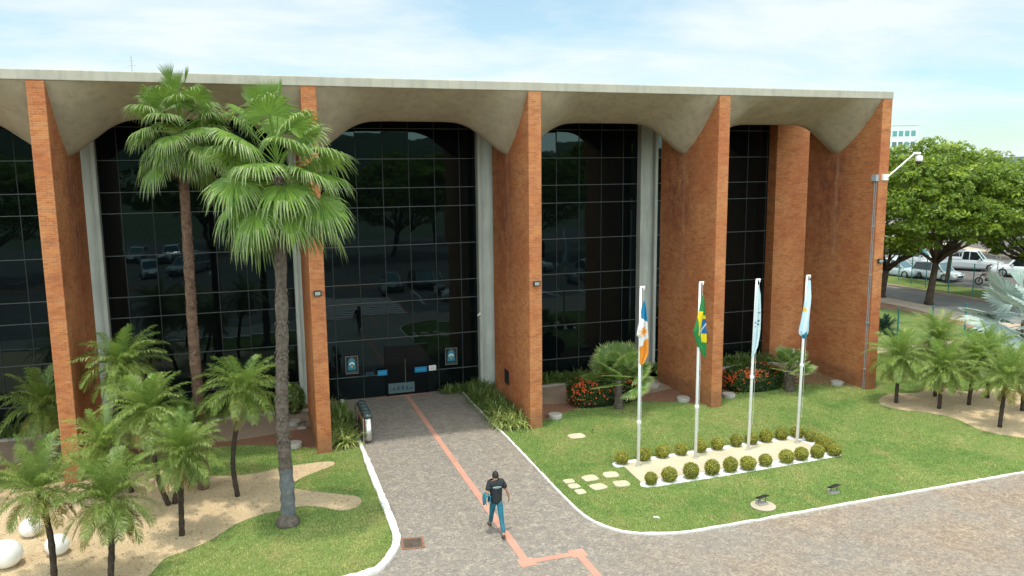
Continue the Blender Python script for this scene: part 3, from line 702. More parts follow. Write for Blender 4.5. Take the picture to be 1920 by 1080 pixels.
def pinnate_crown(name_seed, nf, L, npair=40, leaf=.30, lw=.017, up=74, low=-40, droop=1.65):
    """feathery date-palm crown at the origin -> (quads, material index)"""
    rs = np.random.RandomState(name_seed); Q = []; MI = []
    for k in range(nf):
        f = k / (nf - 1); el = R(up + (low - up) * f ** 1.15 + rs.uniform(-8, 8)); az = k * 2.39996 + rs.uniform(-.25, .25)
        Lk = L * (0.72 + .38 * math.sin(PI * min(1, .25 + f * .75))) * rs.uniform(.9, 1.1)
        d = V(math.cos(az) * math.cos(el), math.sin(az) * math.cos(el), math.sin(el)); p = V(0, 0, 0) + d * .04
        mat = 1 if f < .12 else (2 if (f > .86 and rs.rand() < .7) else 0)
        n = 14; pts = [p]; dirs = [d]
        dr = droop * (.55 + .6 * f) * rs.uniform(.8, 1.2)
        for i in range(n):
            d = nrm(d + V(0, 0, -1) * dr / n * (.3 + 1.3 * i / n)); p = p + d * Lk / n; pts.append(p); dirs.append(d)
        pts = np.array(pts); dirs = np.array(dirs)
        side0 = nrm(np.cross(d, V(0, 0, 1))) if abs(d[2]) < .98 else V(math.sin(az), -math.cos(az), 0)
        side0 = V(math.sin(az), -math.cos(az), 0); tw = rs.uniform(-.5, .5)
        # rachis
        for i in range(n):
            w = .012 * (1 - i / n) + .004; s = side0 * w
            Q.append([pts[i] - s, pts[i] + s, pts[i + 1] + s, pts[i + 1] - s]); MI.append(1 if mat != 2 else 2)
        for j in range(npair):
            t = .10 + .9 * (j + .5) / npair; x = t * n; i = min(int(x), n - 1); q = pts[i] + (pts[i + 1] - pts[i]) * (x - i); dd = nrm(dirs[i])
            nup = nrm(np.cross(np.cross(dd, V(0, 0, 1)) + side0 * .01, dd)); nup = nup if nup[2] >= 0 else -nup
            ll = leaf * (.45 + .75 * math.sin(PI * min(1, t * .95 + .08)) ** .7) * rs.uniform(.85, 1.15)
            for sg in (-1, 1):
                fw = .50 + .5 * t; sd = side0 * sg
                l1 = nrm(dd * fw + sd * 1.0 + nup * (.22 + tw * sg * .3) + rs.uniform(-.22, .22, 3)); l2 = nrm(l1 + V(0, 0, -1.05) + dd * .3 + rs.uniform(-.15, .15, 3))
                wv = nrm(np.cross(l1, nup)) * lw * .5
                a = q; b = q + l1 * ll * .55; c = b + l2 * ll * .45
                Q.append([a - wv * .7, a + wv * .7, b + wv, b - wv]); Q.append([b - wv, b + wv, c + wv * .12, c - wv * .12]); MI += [mat, mat]
    return np.array(Q), MI

def fan_leaf(rs, base, d, Lp, Rb, nseg=40, spread=2.3, droop=.9, mat=0, tipmat=2, cup=.25, split=.55, pw=.018, hang=0.0):
    """one palmate leaf: petiole along d then a pleated fan"""
    Q = []; MI = []
    d = nrm(d); p = base; n = 6; pts = [p]; dd = d.copy()
    for i in range(n):
        dd = nrm(dd + V(0, 0, -1) * .09 * droop); p = p + dd * Lp / n; pts.append(p)
    side = np.cross(dd, V(0, 0, 1)); side = nrm(side) if np.linalg.norm(side) > .1 else V(1, 0, 0)
    nup = nrm(np.cross(side, dd))
    if nup[2] < 0: nup = -nup; 
    for i in range(n):
        w = pw * (1 - .4 * i / n)
        Q.append([pts[i] - side * w, pts[i] + side * w, pts[i + 1] + side * w, pts[i + 1] - side * w]); MI.append(1)
        Q.append([pts[i] - nup * w, pts[i] + nup * w, pts[i + 1] + nup * w, pts[i + 1] - nup * w]); MI.append(1)
    h = pts[-1]; roll = rs.uniform(-.5, .5)
    dd = nrm(dd + V(0, 0, -1) * hang)
    side = np.cross(dd, V(0, 0, 1)); side = nrm(side) if np.linalg.norm(side) > .1 else V(1, 0, 0)
    nup = nrm(np.cross(side, dd)); out = V(d[0], d[1], .4)
    if np.dot(nup, out) < 0: nup = -nup
    s2 = side * math.cos(roll) + nup * math.sin(roll); n2 = nup * math.cos(roll) - side * math.sin(roll)
    rs_ = [0.03, .3, split, .78, 1.0]
    for k in range(nseg):
        a0 = (k / nseg - .5) * 2 * spread; a1 = ((k + 1) / nseg - .5) * 2 * spread; am = (a0 + a1) / 2
        rad = Rb * (.70 + .30 * math.cos(am * .55)) * rs.uniform(.9, 1.08)
        dirm = dd * math.cos(am) + s2 * math.sin(am)
        fold = (a1 - a0) * .5
        dr = droop * rs.uniform(.7, 1.3)
        prev = None
        for j, rr in enumerate(rs_):
            r = rr * rad
            wd = r * fold if rr <= split else split * rad * fold * (1 - (rr - split) / (1 - split)) ** .8 + .001
            tang = -dd * math.sin(am) + s2 * math.cos(am)
            c = h + dirm * r - n2 * cup * r * abs(math.sin(am * .5)) ** 1.5 * .6 + n2 * (.012 * (rr > .05))
            g = max(0, rr - .45) ** 1.6
            c = c + V(0, 0, -1) * g * rad * dr * 1.15 - dirm * g * rad * min(.9, dr * .62)
            v = n2 * (.35 * wd)
            L_, M_, R_ = c - tang * wd - v * .6, c + v, c + tang * wd - v * .6
            if prev is not None:
                mm = tipmat if rr > .9 else (tipmat if (rr > .7 and rs.rand() < .45) else mat)
                Q.append([prev[0], prev[1], M_, L_]); Q.append([prev[1], prev[2], R_, M_]); MI += [mm, mm]
            prev = (L_, M_, R_)
    return Q, MI

def fan_crown(seed, nl, Lp, Rb, up=85, low=-55, nseg=40, droop=1.0, dead=0, zsp=0.5, spread=2.2, split=.55, hang=0.0):
    rs = np.random.RandomState(seed); Q = []; MI = []
    for k in range(nl):
        f = k / (nl - 1); el = R(up + (low - up) * f ** .85 + rs.uniform(-7, 7)); az = k * 2.39996 + rs.uniform(-.3, .3)
        d = V(math.cos(az) * math.cos(el), math.sin(az) * math.cos(el), math.sin(el))
        yng = f < .12
        q, mi = fan_leaf(rs, V(0, 0, zsp * (.5 - f)), d, Lp * (rs.uniform(.8, 1.15)), Rb * (.75 if yng else 1) * rs.uniform(.88, 1.1), nseg, (.45 if f < .06 else (.85 if yng else spread)), droop * (.12 if yng else (.5 + .4 * f)), 1 if yng else 0, 1 if yng else 2, .22, split, .018, 0 if yng else hang * (.25 + .9 * f))
        Q += q; MI += mi
    for k in range(dead):
        az = k * 2.39996 + 1; d = V(math.cos(az) * .35, math.sin(az) * .35, -1)
        q, mi = fan_leaf(rs, V(0, 0, -.45 * zsp), d, Lp * .5, Rb * .6, 16, 1.2, .3, 3, 3)
        Q += q; MI += [3] * len(mi)
    return np.array(Q), MI

def palm(name, label, cat, loc, trunk_pts, trunk_r, crown, cmats, group, tmat, crown_mesh=None, rings=True, rotz=0, cs=1.0, base=None):
    t = thing(name, label, cat, loc, rotz, group)
    m = MB(); P = []; RR = []
    pts = [Vector(p) for p in trunk_pts]
    cum = smooth3(pts, 8)
    for i, p in enumerate(cum):
        f = i / (len(cum) - 1); P.append(p); RR.append(trunk_r[0] + (trunk_r[1] - trunk_r[0]) * f + (.014 * trunk_r[0] / .1 * (i % 2) if rings else 0))
    m.tube(P, RR, 12, 0, True, .05)
    if pts[-1].z > 6:       # old leaf-base scars up the stem
        for q in range(520):
            f = (.36 if base else .12) + (.64 if base else .88) * q / 520; x = f * (len(P) - 1); i0 = min(int(x), len(P) - 2); c0 = P[i0] + (P[i0 + 1] - P[i0]) * (x - i0); a = q * 2.39996; rr0 = RR[i0] * .97; o0 = Vector((math.cos(a), math.sin(a), 0)); sd0 = Vector((-math.sin(a), math.cos(a), 0)) * rnd.uniform(.02, .04)
            b0 = c0 + o0 * rr0; e0 = c0 + o0 * (rr0 + rnd.uniform(.008, .032)) + Vector((0, 0, rnd.uniform(.02, .06))); m.poly([b0 - sd0, b0 + sd0, e0 + sd0 * .5, e0 - sd0 * .5]); m.poly([b0 - sd0 + Vector((0, 0, .09)), b0 + sd0 + Vector((0, 0, .09)), e0 + sd0 * .5, e0 - sd0 * .5][::-1])
    m.build('trunk', tmat, t, None, pts[-1].z < 6)
    if base:
        m = MB(); m.tube([P[k] for k in range(1, 12)], [RR[k] * 1.015 + .006 for k in range(1, 12)], 14, 0, False, .03); m.build('painted_band', M['band'], t, None, True)
    if base:
        m = MB(); m.lathe([(base * 1.0, 0), (base * 1.05, .08), (base * .9, .2), (trunk_r[0] * .9, .34)], (0, 0, 0), 14)
        for v in range(len(m.v)): m.v[v] = (m.v[v][0] * rnd.uniform(.88, 1.12), m.v[v][1] * rnd.uniform(.88, 1.12), m.v[v][2])
        m.build('root_flare', tmat, t, None, True)
    c = link('crown', crown_mesh, [], t) if crown_mesh else quads('crown', crown[0], cmats, t, crown[1])
    c.location = pts[-1]; c.rotation_euler = (rnd.uniform(-.12, .12), rnd.uniform(-.12, .12), rnd.uniform(0, 6.28)); c.scale = (cs * (.90 if name == 'date_palm' else 1),) * 3
    return t, c.data
def smooth3(P, n):
    out = []; N = len(P); g = lambda k: P[min(max(k, 0), N - 1)]
    for i in range(N - 1):
        a, b, c, d = g(i - 1), g(i), g(i + 1), g(i + 2)
        for k in range(n):
            t = k / n; out.append(.5 * ((2 * b) + (c - a) * t + (2 * a - 5 * b + 4 * c - d) * t * t + (3 * b - a - 3 * c + d) * t ** 3))
    out.append(P[-1]); return out

# two tall fan palms
FM = [M['fan'], M['fan_new'], M['fan_tip'], M['fan_dead']]
GB = 'tall fan palms in front of the facade'
palm('fan_palm', 'tall fan palm nearest the walkway with grey trunk standing on the lawn', 'palm', (-8.72, -5.12, .02), [(0, 0, 0), (.03, 0, .9), (.0, 0, 3), (.12, 0, 5.5), (.24, 0, 9.25)], (.175, .13), fan_crown(3, 40, 1.12, 1.08, 88, -20, 44, 1.15, 8, 1.2, 2.1, .58, .34), FM, GB, M['trunk'], None, True, 0, 1.0, .30)
palm('fan_palm', 'tall slender fan palm with reddish trunk close to the glass facade', 'palm', (-10.98, -1.8, .02), [(0, 0, 0), (.03, 0, 2), (0, 0, 5), (.03, 0, 7.5), (.05, 0, 10.45)], (.155, .115), fan_crown(9, 36, 1.0, 1.0, 88, -14, 42, 1.15, 6, 1.0, 2.1, .58, .30), FM, GB, M['redtrunk'], None, True, 0, .86)

# feathery dwarf date palms
PM = [M['frond'], M['frond_new'], M['frond_old']]
CR = [pinnate_crown(21, 50, 1.42, 48), pinnate_crown(22, 44, 1.5, 50, droop=1.9), pinnate_crown(23, 54, 1.34, 46, low=-52), pinnate_crown(24, 40, 1.46, 48, droop=1.45, low=-28), pinnate_crown(25, 48, 1.38, 46, up=66, droop=1.8)]
CMESH = {}
GL, GR = 'feathery date palms in the left gravel bed', 'feathery date palms in the right gravel bed'
def datepalm(i, label, loc, top, cs, group, mid=None, r=(.070, .058)):
    tp = [(0, 0, 0), mid or (top[0] * .3, top[1] * .3, top[2] * .5), top]
    k = (i + len(label)) % 5
    t, me = palm('date_palm', label, 'palm', loc, tp, r, CR[k], PM, group, M['darktrunk'], CMESH.get(k), True, 0, cs, None)
    CMESH[k] = me
    m = MB(); 
    for q in range(16):      # cut frond bases and hanging fibre under the crown
        a = q * 2.4; z = top[2] - .1 - .03 * q; rr_ = .075
        x, y = top[0] * (z / top[2]) + math.cos(a) * rr_, top[1] * (z / top[2]) + math.sin(a) * rr_
        m.tube([(x, y, z - .03), (x + math.cos(a) * .06, y + math.sin(a) * .06, z + .08)], [.022, .012], 5)
    m.build('frond_stubs', M['frond_old'], t)
    if i % 3 != 1 or len(label) % 2:      # a few browned fronds hanging under the crown
        dq = pinnate_crown(len(label) * 7 + i, 3 + len(label) % 3, .95, 30, .24, .017, -30, -70, .9); d_ = quads('dry_fronds', dq[0], M['frond_old'], t); d_.location = (top[0], top[1], top[2] - .06); d_.rotation_euler = (0, 0, len(label) * 1.3)
    return t
datepalm(0, 'tall feathery palm on the gravel just left of the grey fan palm trunk', (-10.02, -2.74, .04), (.3, 0, 3.15), 1.0, GL, (-.06, 0, 1.2))
datepalm(1, 'feathery palm with straight dark trunk in the middle of the left gravel', (-11.37, -4.91, .04), (.16, 0, 2.2), .88, GL, (.05, 0, 1.1))
datepalm(2, 'tall feathery palm with trunk leaning left behind the central gravel palm', (-11.87, -2.75, .04), (-.35, 0, 2.75), 1.0, GL, (-.22, 0, .9))
datepalm(0, 'smaller feathery palm sharing a base with the left leaning palm', (-11.72, -2.68, .04), (.45, .55, 2.0), .78, GL, (.10, .1, .6))
datepalm(1, 'low feathery palm in front of the leftmost visible brick fin', (-13.0, -1.37, .04), (-.6, 0, 1.45), .92, GL, (-.2, 0, .7))
datepalm(2, 'tallest feathery palm of the left bed, spreading before a brick fin', (-13.75, .68, .04), (.45, 0, 3.4), 1.12, GL, (.1, 0, 1.6))
datepalm(0, 'feathery palm by the left picture edge beneath the dark glass', (-16.04, 2.33, .05), (.16, 0, 1.85), 1.05, GL, (.12, 0, .7))
datepalm(1, 'feathery palm rising over the white globes at bottom left', (-13.96, -6.63, .04), (-.10, 0, 2.25), .98, GL, (.02, 0, 1.1))
datepalm(2, 'feathery palm at the bottom between the globes and the lawn', (-12.76, -6.92, .04), (.10, 0, 1.95), .95, GL, (.10, 0, 1.0))
datepalm(0, 'feathery palm half cut off by the left picture edge', (-17.7, -.9, .04), (-.05, 0, 1.6), .95, GL)
datepalm(1, 'feathery palm beside the foot of the rightmost brick fin', (14.75, -1.91, .04), (.0, 0, 1.85), 1.0, GR)
datepalm(2, 'feathery palm at the front left of the right gravel bed', (15.71, -3.08, .04), (.05, 0, 1.6), 1.0, GR)
datepalm(0, 'taller feathery palm at the back of the right gravel bed', (16.89, -1.74, .04), (-.08, 0, 2.3), 1.05, GR)
datepalm(1, 'feathery palm in the middle of the right gravel bed', (17.17, -3.10, .04), (.28, 0, 1.85), .95, GR)
datepalm(2, 'feathery palm with leaning trunk nearest the kerb in the right bed', (15.92, -5.53, .04), (.18, 0, 1.75), 1.05, GR)
datepalm(0, 'feathery palm mostly hidden at the back right of the right bed', (18.66, -2.64, .04), (-.1, 0, 1.9), .95, GR)
datepalm(1, 'feathery palm at the right picture edge in the gravel bed', (18.42, -4.36, .04), (.0, 0, 1.5), .95, GR)

# small fan palms by the flowering shrubs, silver palm, cycad
SM = [M['fan_small'], M['fan_small'], M['fan_rim'], M['fan_dead']]
GS_ = 'small fan palms beside the red flowering shrubs'
t, _ = palm('small_fan_palm', 'small fan palm with upright leaves by the left red flowering shrub', 'palm', (4.09, 1.16, .04), [(0, 0, 0), (-.02, 0, .5), (-.03, 0, 1.15)], (.17, .11), fan_crown(31, 22, .80, .74, 86, -6, 32, .07, 0, .25, 1.9, .66), SM, GS_, M['trunk'])
def skirt(t, n, r0, z0, z1):
    m = MB()
    for k in range(n):
        a = k * 2.4; z = z0 + (z1 - z0) * k / n; x, y = math.cos(a) * r0, math.sin(a) * r0
        m.tube([(x, y, z), (x * 1.6, y * 1.6, z + .06), (x * 1.9, y * 1.9, z + .01)], [.03, .022, .008], 5)
    m.build('leaf_bases', M['trunk'], t)['kind'] = 'stuff'
skirt(t, 26, .13, .05, 1.0)
t, _ = palm('small_fan_palm', 'short fan palm with grey shaggy base by the right red flowering shrub', 'palm', (11.88, .93, .04), [(0, 0, 0), (-.02, 0, .4), (-.04, 0, .95)], (.20, .12), fan_crown(33, 15, .52, .56, 82, -2, 30, .07, 0, .2, 1.9, .66), SM, GS_, M['trunk'])
skirt(t, 24, .15, .05, .8)
palm('silver_palm', 'silvery blue fan palm at the right picture edge', 'palm', (24.35, .45, .03), [(0, 0, 0), (0, 0, .8), (0, 0, 2.2)], (.22, .2), fan_crown(41, 18, 1.25, 1.45, 80, -38, 30, .10, 0, .6, 2.3, .80), [M['silver']] * 3 + [M['fan_dead']], None, M['trunk'])
t = thing('cycad', 'dark round cycad half hidden behind the rightmost brick fin', 'plant', (24.0, 8.6, .03))
cq = pinnate_crown(51, 40, .9, 26, .16, .03, 80, -5, .8); quads('crown', cq[0], [M['cycad']] * 3, t, cq[1])
m = MB(); m.lathe([(.12, 0), (.14, .1), (.1, .2)], (0, 0, 0), 10); m.build('trunk', M['darktrunk'], t); t.children[0].location = (0, 0, .2)

# ball shrubs
def leafball(seed, n, rx, ry, rz, ls, flat=None, cz=0):
    rs = np.random.RandomState(seed); Q = []
    for k in range(n):
        d = nrm(rs.normal(size=3)); 
        if flat is not None and d[2] < flat: d[2] = flat + abs(rs.rand()) * .3; d = nrm(d)
        bump_ = 1 + .05 * math.sin(d[0] * 7 + seed) * math.sin(d[1] * 6 + d[2] * 5)
        p = V(d[0] * rx, d[1] * ry, d[2] * rz) * rs.uniform(.90, 1.06) * bump_ + V(0, 0, cz)
        nd = nrm(d + rs.normal(size=3) * .6); u = nrm(np.cross(nd, rs.normal(size=3))); w = np.cross(nd, u); s = ls * rs.uniform(.6, 1.3)
        Q.append([p - u * s, p - w * s * .5, p + u * s, p + w * s * .5])
    return np.array(Q)
GBALL = 'clipped ball shrubs round the flag bed'
balls = []
for s in (61, 62, 63):
    t = thing('ball_shrub', 'x', 'shrub', (0, 0, 0), 0, GBALL)
    quads('foliage', leafball(s, 1500, .235, .235, .235, .026, -.75, .22), M['ball'], t)
    m = MB(); m.lathe([(.05, 0), (.12, .04), (.2, .13), (.212, .22), (.2, .31), (.14, .39), (.06, .425), (.01, .43)], (0, 0, 0), 14); m.build('branches', M['ball_core'], t, None, True)
    balls.append(t)
used = [False] * 3
ORD = ['first', 'second', 'third', 'fourth', 'fifth', 'sixth', 'seventh', 'eighth', 'ninth', 'tenth', 'eleventh', 'twelfth', 'thirteenth']
def put_ball(x, y, label, s=1.0):
    k = rnd.randrange(3); a = rnd.uniform(0, 6.28); s *= rnd.uniform(.80, 1.04); s = (s * rnd.uniform(.93, 1.07), s, s * rnd.uniform(.88, 1.1))
    if not used[k]:
        used[k] = True; o = balls[k]; o.location = (x, y, .05); o.rotation_euler = (0, 0, a); o.scale = s; o['label'] = label
    else: dup(balls[k], (x, y, .05), a, label, s)
for k, (x, y) in enumerate([(1.70, -5.97), (2.38, -5.97), (3.08, -5.96), (3.76, -5.94), (4.45, -5.93), (5.13, -5.91), (5.82, -5.89), (6.50, -5.87), (7.15, -5.86), (7.80, -5.84)]):
    x += rnd.uniform(-.06, .06); y += rnd.uniform(-.04, .04); put_ball(x, y, f'{ORD[k]} ball shrub from the left in the front row of the flag bed')
for k, (x, y) in enumerate([(1.60, -4.19), (2.41, -4.14), (3.09, -4.13), (3.78, -4.12), (4.51, -4.11), (5.17, -4.09), (5.93, -4.05), (6.55, -4.02), (7.15, -4.0), (7.80, -3.98)]):
    put_ball(x, y, f'{ORD[k]} ball shrub from the left in the back row of the flag bed')
for k, (x, y) in enumerate([(8.45, -3.98), (8.62, -4.45), (8.62, -4.95), (8.52, -5.45), (8.42, -5.86)]):
    put_ball(x, y, f'{ORD[k]} ball shrub from the back along the right end of the flag bed', 1.0)

# red flowering shrubs
def ixora(label, x, y, rx, ry, h, seed, nfl):
    t = thing('flowering_shrub', label, 'shrub', (x, y, .03), 0, 'red flowering shrubs in front of the glass')
    rs = np.random.RandomState(seed); Q = []; F = []
    def surf(a, e):
        # squared-off clipped mound: superellipse
        ce, se = math.cos(e), math.sin(e); ca, sa = math.cos(a), math.sin(a)
        pw = lambda v, p: math.copysign(abs(v) ** p, v)
        taper = .80 + .2 * min(1, (se ** .55))
        wob = 1 + .05 * math.sin(3 * a + seed) + .03 * math.sin(7 * a + 2 * e)
        return V(rx * pw(ce, .55) * pw(ca, .8) * taper * wob, ry * pw(ce, .55) * pw(sa, .8) * taper * wob, h * pw(se, .55) * (1 + .04 * math.sin(5 * a)))
    for k in range(7500):
        a = rs.uniform(0, 2 * PI); e = math.asin(rs.uniform(.0, 1)); p = surf(a, e); c = V(0, 0, h * .4); d = nrm(p - c)
        p = p + d * rs.uniform(-.10, .035); nd = nrm(d + rs.normal(size=3) * .7); u = nrm(np.cross(nd, rs.normal(size=3))); w = np.cross(nd, u); s = .045 * rs.uniform(.6, 1.3)
        Q.append([p - u * s, p - w * s * .5, p + u * s, p + w * s * .5])
    cl = [(rs.uniform(0, 2 * PI), rs.uniform(.15, 1.2)) for _ in range(9)]
    for k in range(nfl):
        ca_, ce_ = cl[rs.randint(9)]; a = ca_ + rs.normal() * .38; e = min(1.45, max(.06, ce_ + rs.normal() * .28)); p = surf(a, e); d = nrm(p - V(0, 0, h * .4)); p = p + d * .035
        if rs.rand() < .5 and d[1] > .3: continue
        rad = rs.uniform(.025, .05)
        for q in range(9):
            dd = nrm(d + rs.normal(size=3) * .9); u = nrm(np.cross(dd, rs.normal(size=3))); w = np.cross(dd, u); c = p + dd * rad * .7; s = rad * .6
            F.append([c - u * s, c - w * s, c + u * s, c + w * s])
    quads('foliage', np.array(Q), M['ixora'], t); fo = quads('flowers', np.array(F), M['flower'], t); fo['kind'] = 'stuff'
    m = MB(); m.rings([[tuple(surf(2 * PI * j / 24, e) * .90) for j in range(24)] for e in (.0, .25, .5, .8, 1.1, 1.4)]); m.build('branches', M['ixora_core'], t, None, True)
ixora('long clipped shrub with red flowers between the entrance fin and the next', 3.85, 2.15, 1.72, .82, 1.05, 71, 300)
ixora('clipped shrub with red flowers before the brick pier on the right', 10.75, 1.85, 1.5, .85, .98, 74, 300)

# strap-leaved planting
def straps(x0, x1, y0, y1, n, seed, hmin, hmax, zb, ypale=None, w=.022):
    rs = np.random.RandomState(seed); Q = []; MI = []
    for k in range(n):
        cx, cy = rs.uniform(x0, x1), rs.uniform(y0, y1)
        pale = ypale is not None and cy < ypale + rs.normal() * .25
        for b in range(rs.randint(9, 15)):
            a = rs.uniform(0, 2 * PI); lean = rs.uniform(.15, .95); L = rs.uniform(hmin, hmax); d = nrm(V(math.cos(a) * lean, math.sin(a) * lean, 1)); p = V(cx + rs.normal() * .03, cy + rs.normal() * .03, zb)
            sd = V(-math.sin(a), math.cos(a), 0) * w * .5; prev = None
            for j in range(4):
                ww = sd * (1, 1, .75, .08)[j]; cur = (p - ww, p + ww)
                if prev: Q.append([prev[0], prev[1], cur[1], cur[0]]); MI.append(1 if pale and (b % 3) else 0)
                prev = cur; p = p + d * L / 3; d = nrm(d + V(0, 0, -.55 - .4 * lean))
    return np.array(Q), MI
LM = [M['liriope'], M['liriope_y']]
def strapbed(args, label, **kw):
    q, mi = straps(*args, **kw); o = quads('strap_leaf_planting', q, LM, None, mi); stuff(o, label); o['category'] = 'plants'; return o
strapbed((-6.98, -6.2, .35, 4.6, 210, 81, .5, .85, .05), 'dense strap leaved plants on the left of the walkway, pale at the front', ypale=.95, w=.045)
strapbed((-.95, -.05, .2, 5.6, 300, 82, .5, .85, .05), 'dense strap leaved plants on the right of the walkway, pale at the front', ypale=1.5, w=.042)
strapbed((-1.9, -.9, 5.55, 6.0, 40, 83, .3, .5, .03), 'strap leaved plants at the foot of the concrete column', w=.042)
strapbed((.5, 7.4, 5.2, 6.0, 260, 84, .4, .7, .09), 'strap leaved plants along the glass right of the entrance', w=.042)
strapbed((8.0, 14.2, 5.2, 5.9, 240, 85, .4, .7, .09), 'strap leaved plants along the glass near the brick pier', w=.042)
strapbed((-14.3, -7.7, 5.2, 6.0, 260, 86, .4, .75, .09), 'strap leaved plants along the glass behind the fan palms', w=.03)
strapbed((-22, -15.2, 5.2, 6.0, 200, 87, .4, .7, .09), 'strap leaved plants along the leftmost glass', w=.03)

def bush(name, label, x, y, rx, ry, h, seed, n=1600, ls=.09, mat='fan_small'):
    t = thing(name, label, 'bush', (x, y, .05)); quads('foliage', leafball(seed, n, rx, ry, h * .55, ls, -.8, h * .5), M[mat], t)
    m = MB()
    for k in range(6): a = k * 1.05; m.tube([(0, 0, 0), (math.cos(a) * rx * .5, math.sin(a) * ry * .5, h * .7)], [.025, .01], 5)
    m.build('stems', M['darktrunk'], t)
bush('leafy_bush', 'leafy green bush at the column left of the entrance fin', -8.15, 5.1, .55, .5, 1.1, 91, 900, .11, 'liriope')

# ------------------------------------------------------------------ broad-leaved trees
def tree_crown(seed, rx, ry, rz, ncl, per, ls, cz, gap=.0):
    rs = np.random.RandomState(seed); Q = []; MI = []; C = []
    for k in range(ncl):
        d = nrm(rs.normal(size=3)); d[2] = d[2] * .8 + .25; d = nrm(d); rad = rs.uniform(.62, 1.0) ** .6
        c = V(d[0] * rx, d[1] * ry, d[2] * rz if d[2] > 0 else d[2] * rz * .72) * rad + V(0, 0, cz); C.append(c)
        cr_ = rs.uniform(.5, 1.1) * rx * .155; new = rs.rand() < .5
        for j in range(per):
            e = nrm(rs.normal(size=3)); e[2] = abs(e[2]) * 1.2 - .55
            p = c + e * cr_ * rs.uniform(.55, 1.0) * V(1.15, 1.15, .8); nd = nrm(e * .7 + V(0, 0, .7) + rs.normal(size=3) * .55); u = nrm(np.cross(nd, rs.normal(size=3))); w = np.cross(nd, u); s = ls * rs.uniform(.6, 1.25)
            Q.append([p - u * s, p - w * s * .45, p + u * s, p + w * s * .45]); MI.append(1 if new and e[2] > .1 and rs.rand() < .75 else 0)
    return np.array(Q), MI, C
def tree(label, loc, rx, ry, rz, cz, seed, ncl, per, ls, fork, lean=(0, 0), group=None, r0=.32, name='broadleaf_tree'):
    t = thing(name, label, 'tree', loc, 0, group); q, mi, C = tree_crown(seed, rx, ry, rz, ncl, per, ls, cz)
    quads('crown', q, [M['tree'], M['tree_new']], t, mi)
    rs = random.Random(seed); fk = Vector((lean[0], lean[1], fork))
    m = MB(); m.tube([(0, 0, -.05), (0, 0, .25), (fk.x * .4, fk.y * .4, fork * .5), fk], [r0 * 1.35, r0, r0 * .88, r0 * .8], 12, 0, True, .06); m.build('trunk', M['bark'], t, None, True)
    m = MB(); sel = rs.sample(C, min(14, len(C)))
    for c in sel:
        c = Vector(c); mid = fk + (c - fk) * .45 + Vector((rs.uniform(-.5, .5), rs.uniform(-.5, .5), -.25 * (c.z - fork) * .3)); m.tube([fk - Vector((0, 0, .15)), fk + (mid - fk) * .5 + Vector((0, 0, .1)), mid, c], [r0 * .5, r0 * .4, r0 * .28, r0 * .06], 7)
    m.build('limb', M['bark'], t, None, True)
    return t
GT = 'shade trees beside the service road'
tree('big shade tree with forked dark trunk just right of the building', (33.47, 18.9, .03), 4.7, 5.0, 3.3, 5.6, 101, 300, 100, .15, 2.0, (.2, -.1), GT, .26)
T2 = tree('broad shade tree with leaning reddish trunk over the pavement', (34.18, 15.4, .03), 5.6, 5.4, 4.3, 6.6, 102, 360, 100, .15, 2.9, (.5, .1), GT, .25)
tree('shade tree with dark underside at the right picture edge', (40.6, 12.5, .15), 5.2, 5.4, 3.9, 5.7, 103, 320, 100, .16, 2.4, (-.2, .2), GT, .24)
tree('slim grey trunked tree on the verge by the white hatchback', (43.0, 22.2, .15), 3.2, 3.2, 2.6, 5.2, 104, 110, 80, .14, 2.4, (.2, 0), GT, .17)

# trees beyond the car park and trees the dark glass reflects
GFAR = 'trees beyond the car park'
far = [(70, 62, 1.0, 'first'), (84, 44, 1.1, 'second'), (58, 74, .9, 'third'), (98, 70, 1.2, 'fourth'), (64, 34, .8, 'fifth')]
for k, (x, y, s, o_) in enumerate(far): dup(T2, (x, y, 0), k * 1.7, f'{o_} small distant shade tree beyond the car park', s * .85, GFAR)
GREF = 'trees mirrored in the dark glass'
ref = [(-30, -40, 1.0), (-14, -62, 1.1), (-3, -44, .95), (6, -46, 1.0), (13, -62, 1.05), (21, -42, 1.0), (34, -52, 1.2), (-44, -58, 1.1), (48, -40, 1.1)]
for k, (x, y, s) in enumerate(ref): dup(T2, (x, y, 0), k * 2.1, f'{ORD[k]} tree across the forecourt, mirrored in the dark glass', s, GREF)
# far wooded belt: one mass
rs = np.random.RandomState(131); Q = []
for k in range(14000):
    a = rs.uniform(0, 2 * PI); d = rs.uniform(170, 900); x, y = d * math.cos(a), d * math.sin(a)
    if 80 < d < 420 and abs(math.atan2(y - 153, x - 165)) > 9: continue
    h = rs.uniform(0, 1) ** .7 * (5 + 4 * math.sin(a * 40) + d * .004); n = nrm(rs.normal(size=3) + V(0, 0, .8)); u = nrm(np.cross(n, rs.normal(size=3))); w = np.cross(n, u); s = rs.uniform(1.2, 2.6)
    p = V(x, y, max(.5, h)); Q.append([p - u * s, p - w * s * .7, p + u * s, p + w * s * .7])
o = quads('distant_woods', np.array(Q), M['woods']); stuff(o, 'far off belt of dark trees near the horizon')

# distant tower block
t = thing('tower_block', 'pale distant tower block with rows of teal windows', 'building', (164.4, 153.7, 0), R(-44))
m = MB(); m.box(-18, 4.5, 0, 16, 0, 20.2); m.build('wall', M['farwall'], t)
m = MB(); m.box(-18.2, 4.7, -.2, 16.2, 20.2, 20.5); m.build('roof', M['farwall'], t)
for r in range(6):
    z = 17.2 - r * 3.0
    for k in range(9):
        m = MB(); x = 3.4 - k * 1.55; m.box(x - .55, x + .55, -.06, .02, z, z + 1.5); m.build('window', M['farglass'] if r == 0 or (k * 7 + r * 3) % 5 < 2 else M['farglass2'], t)

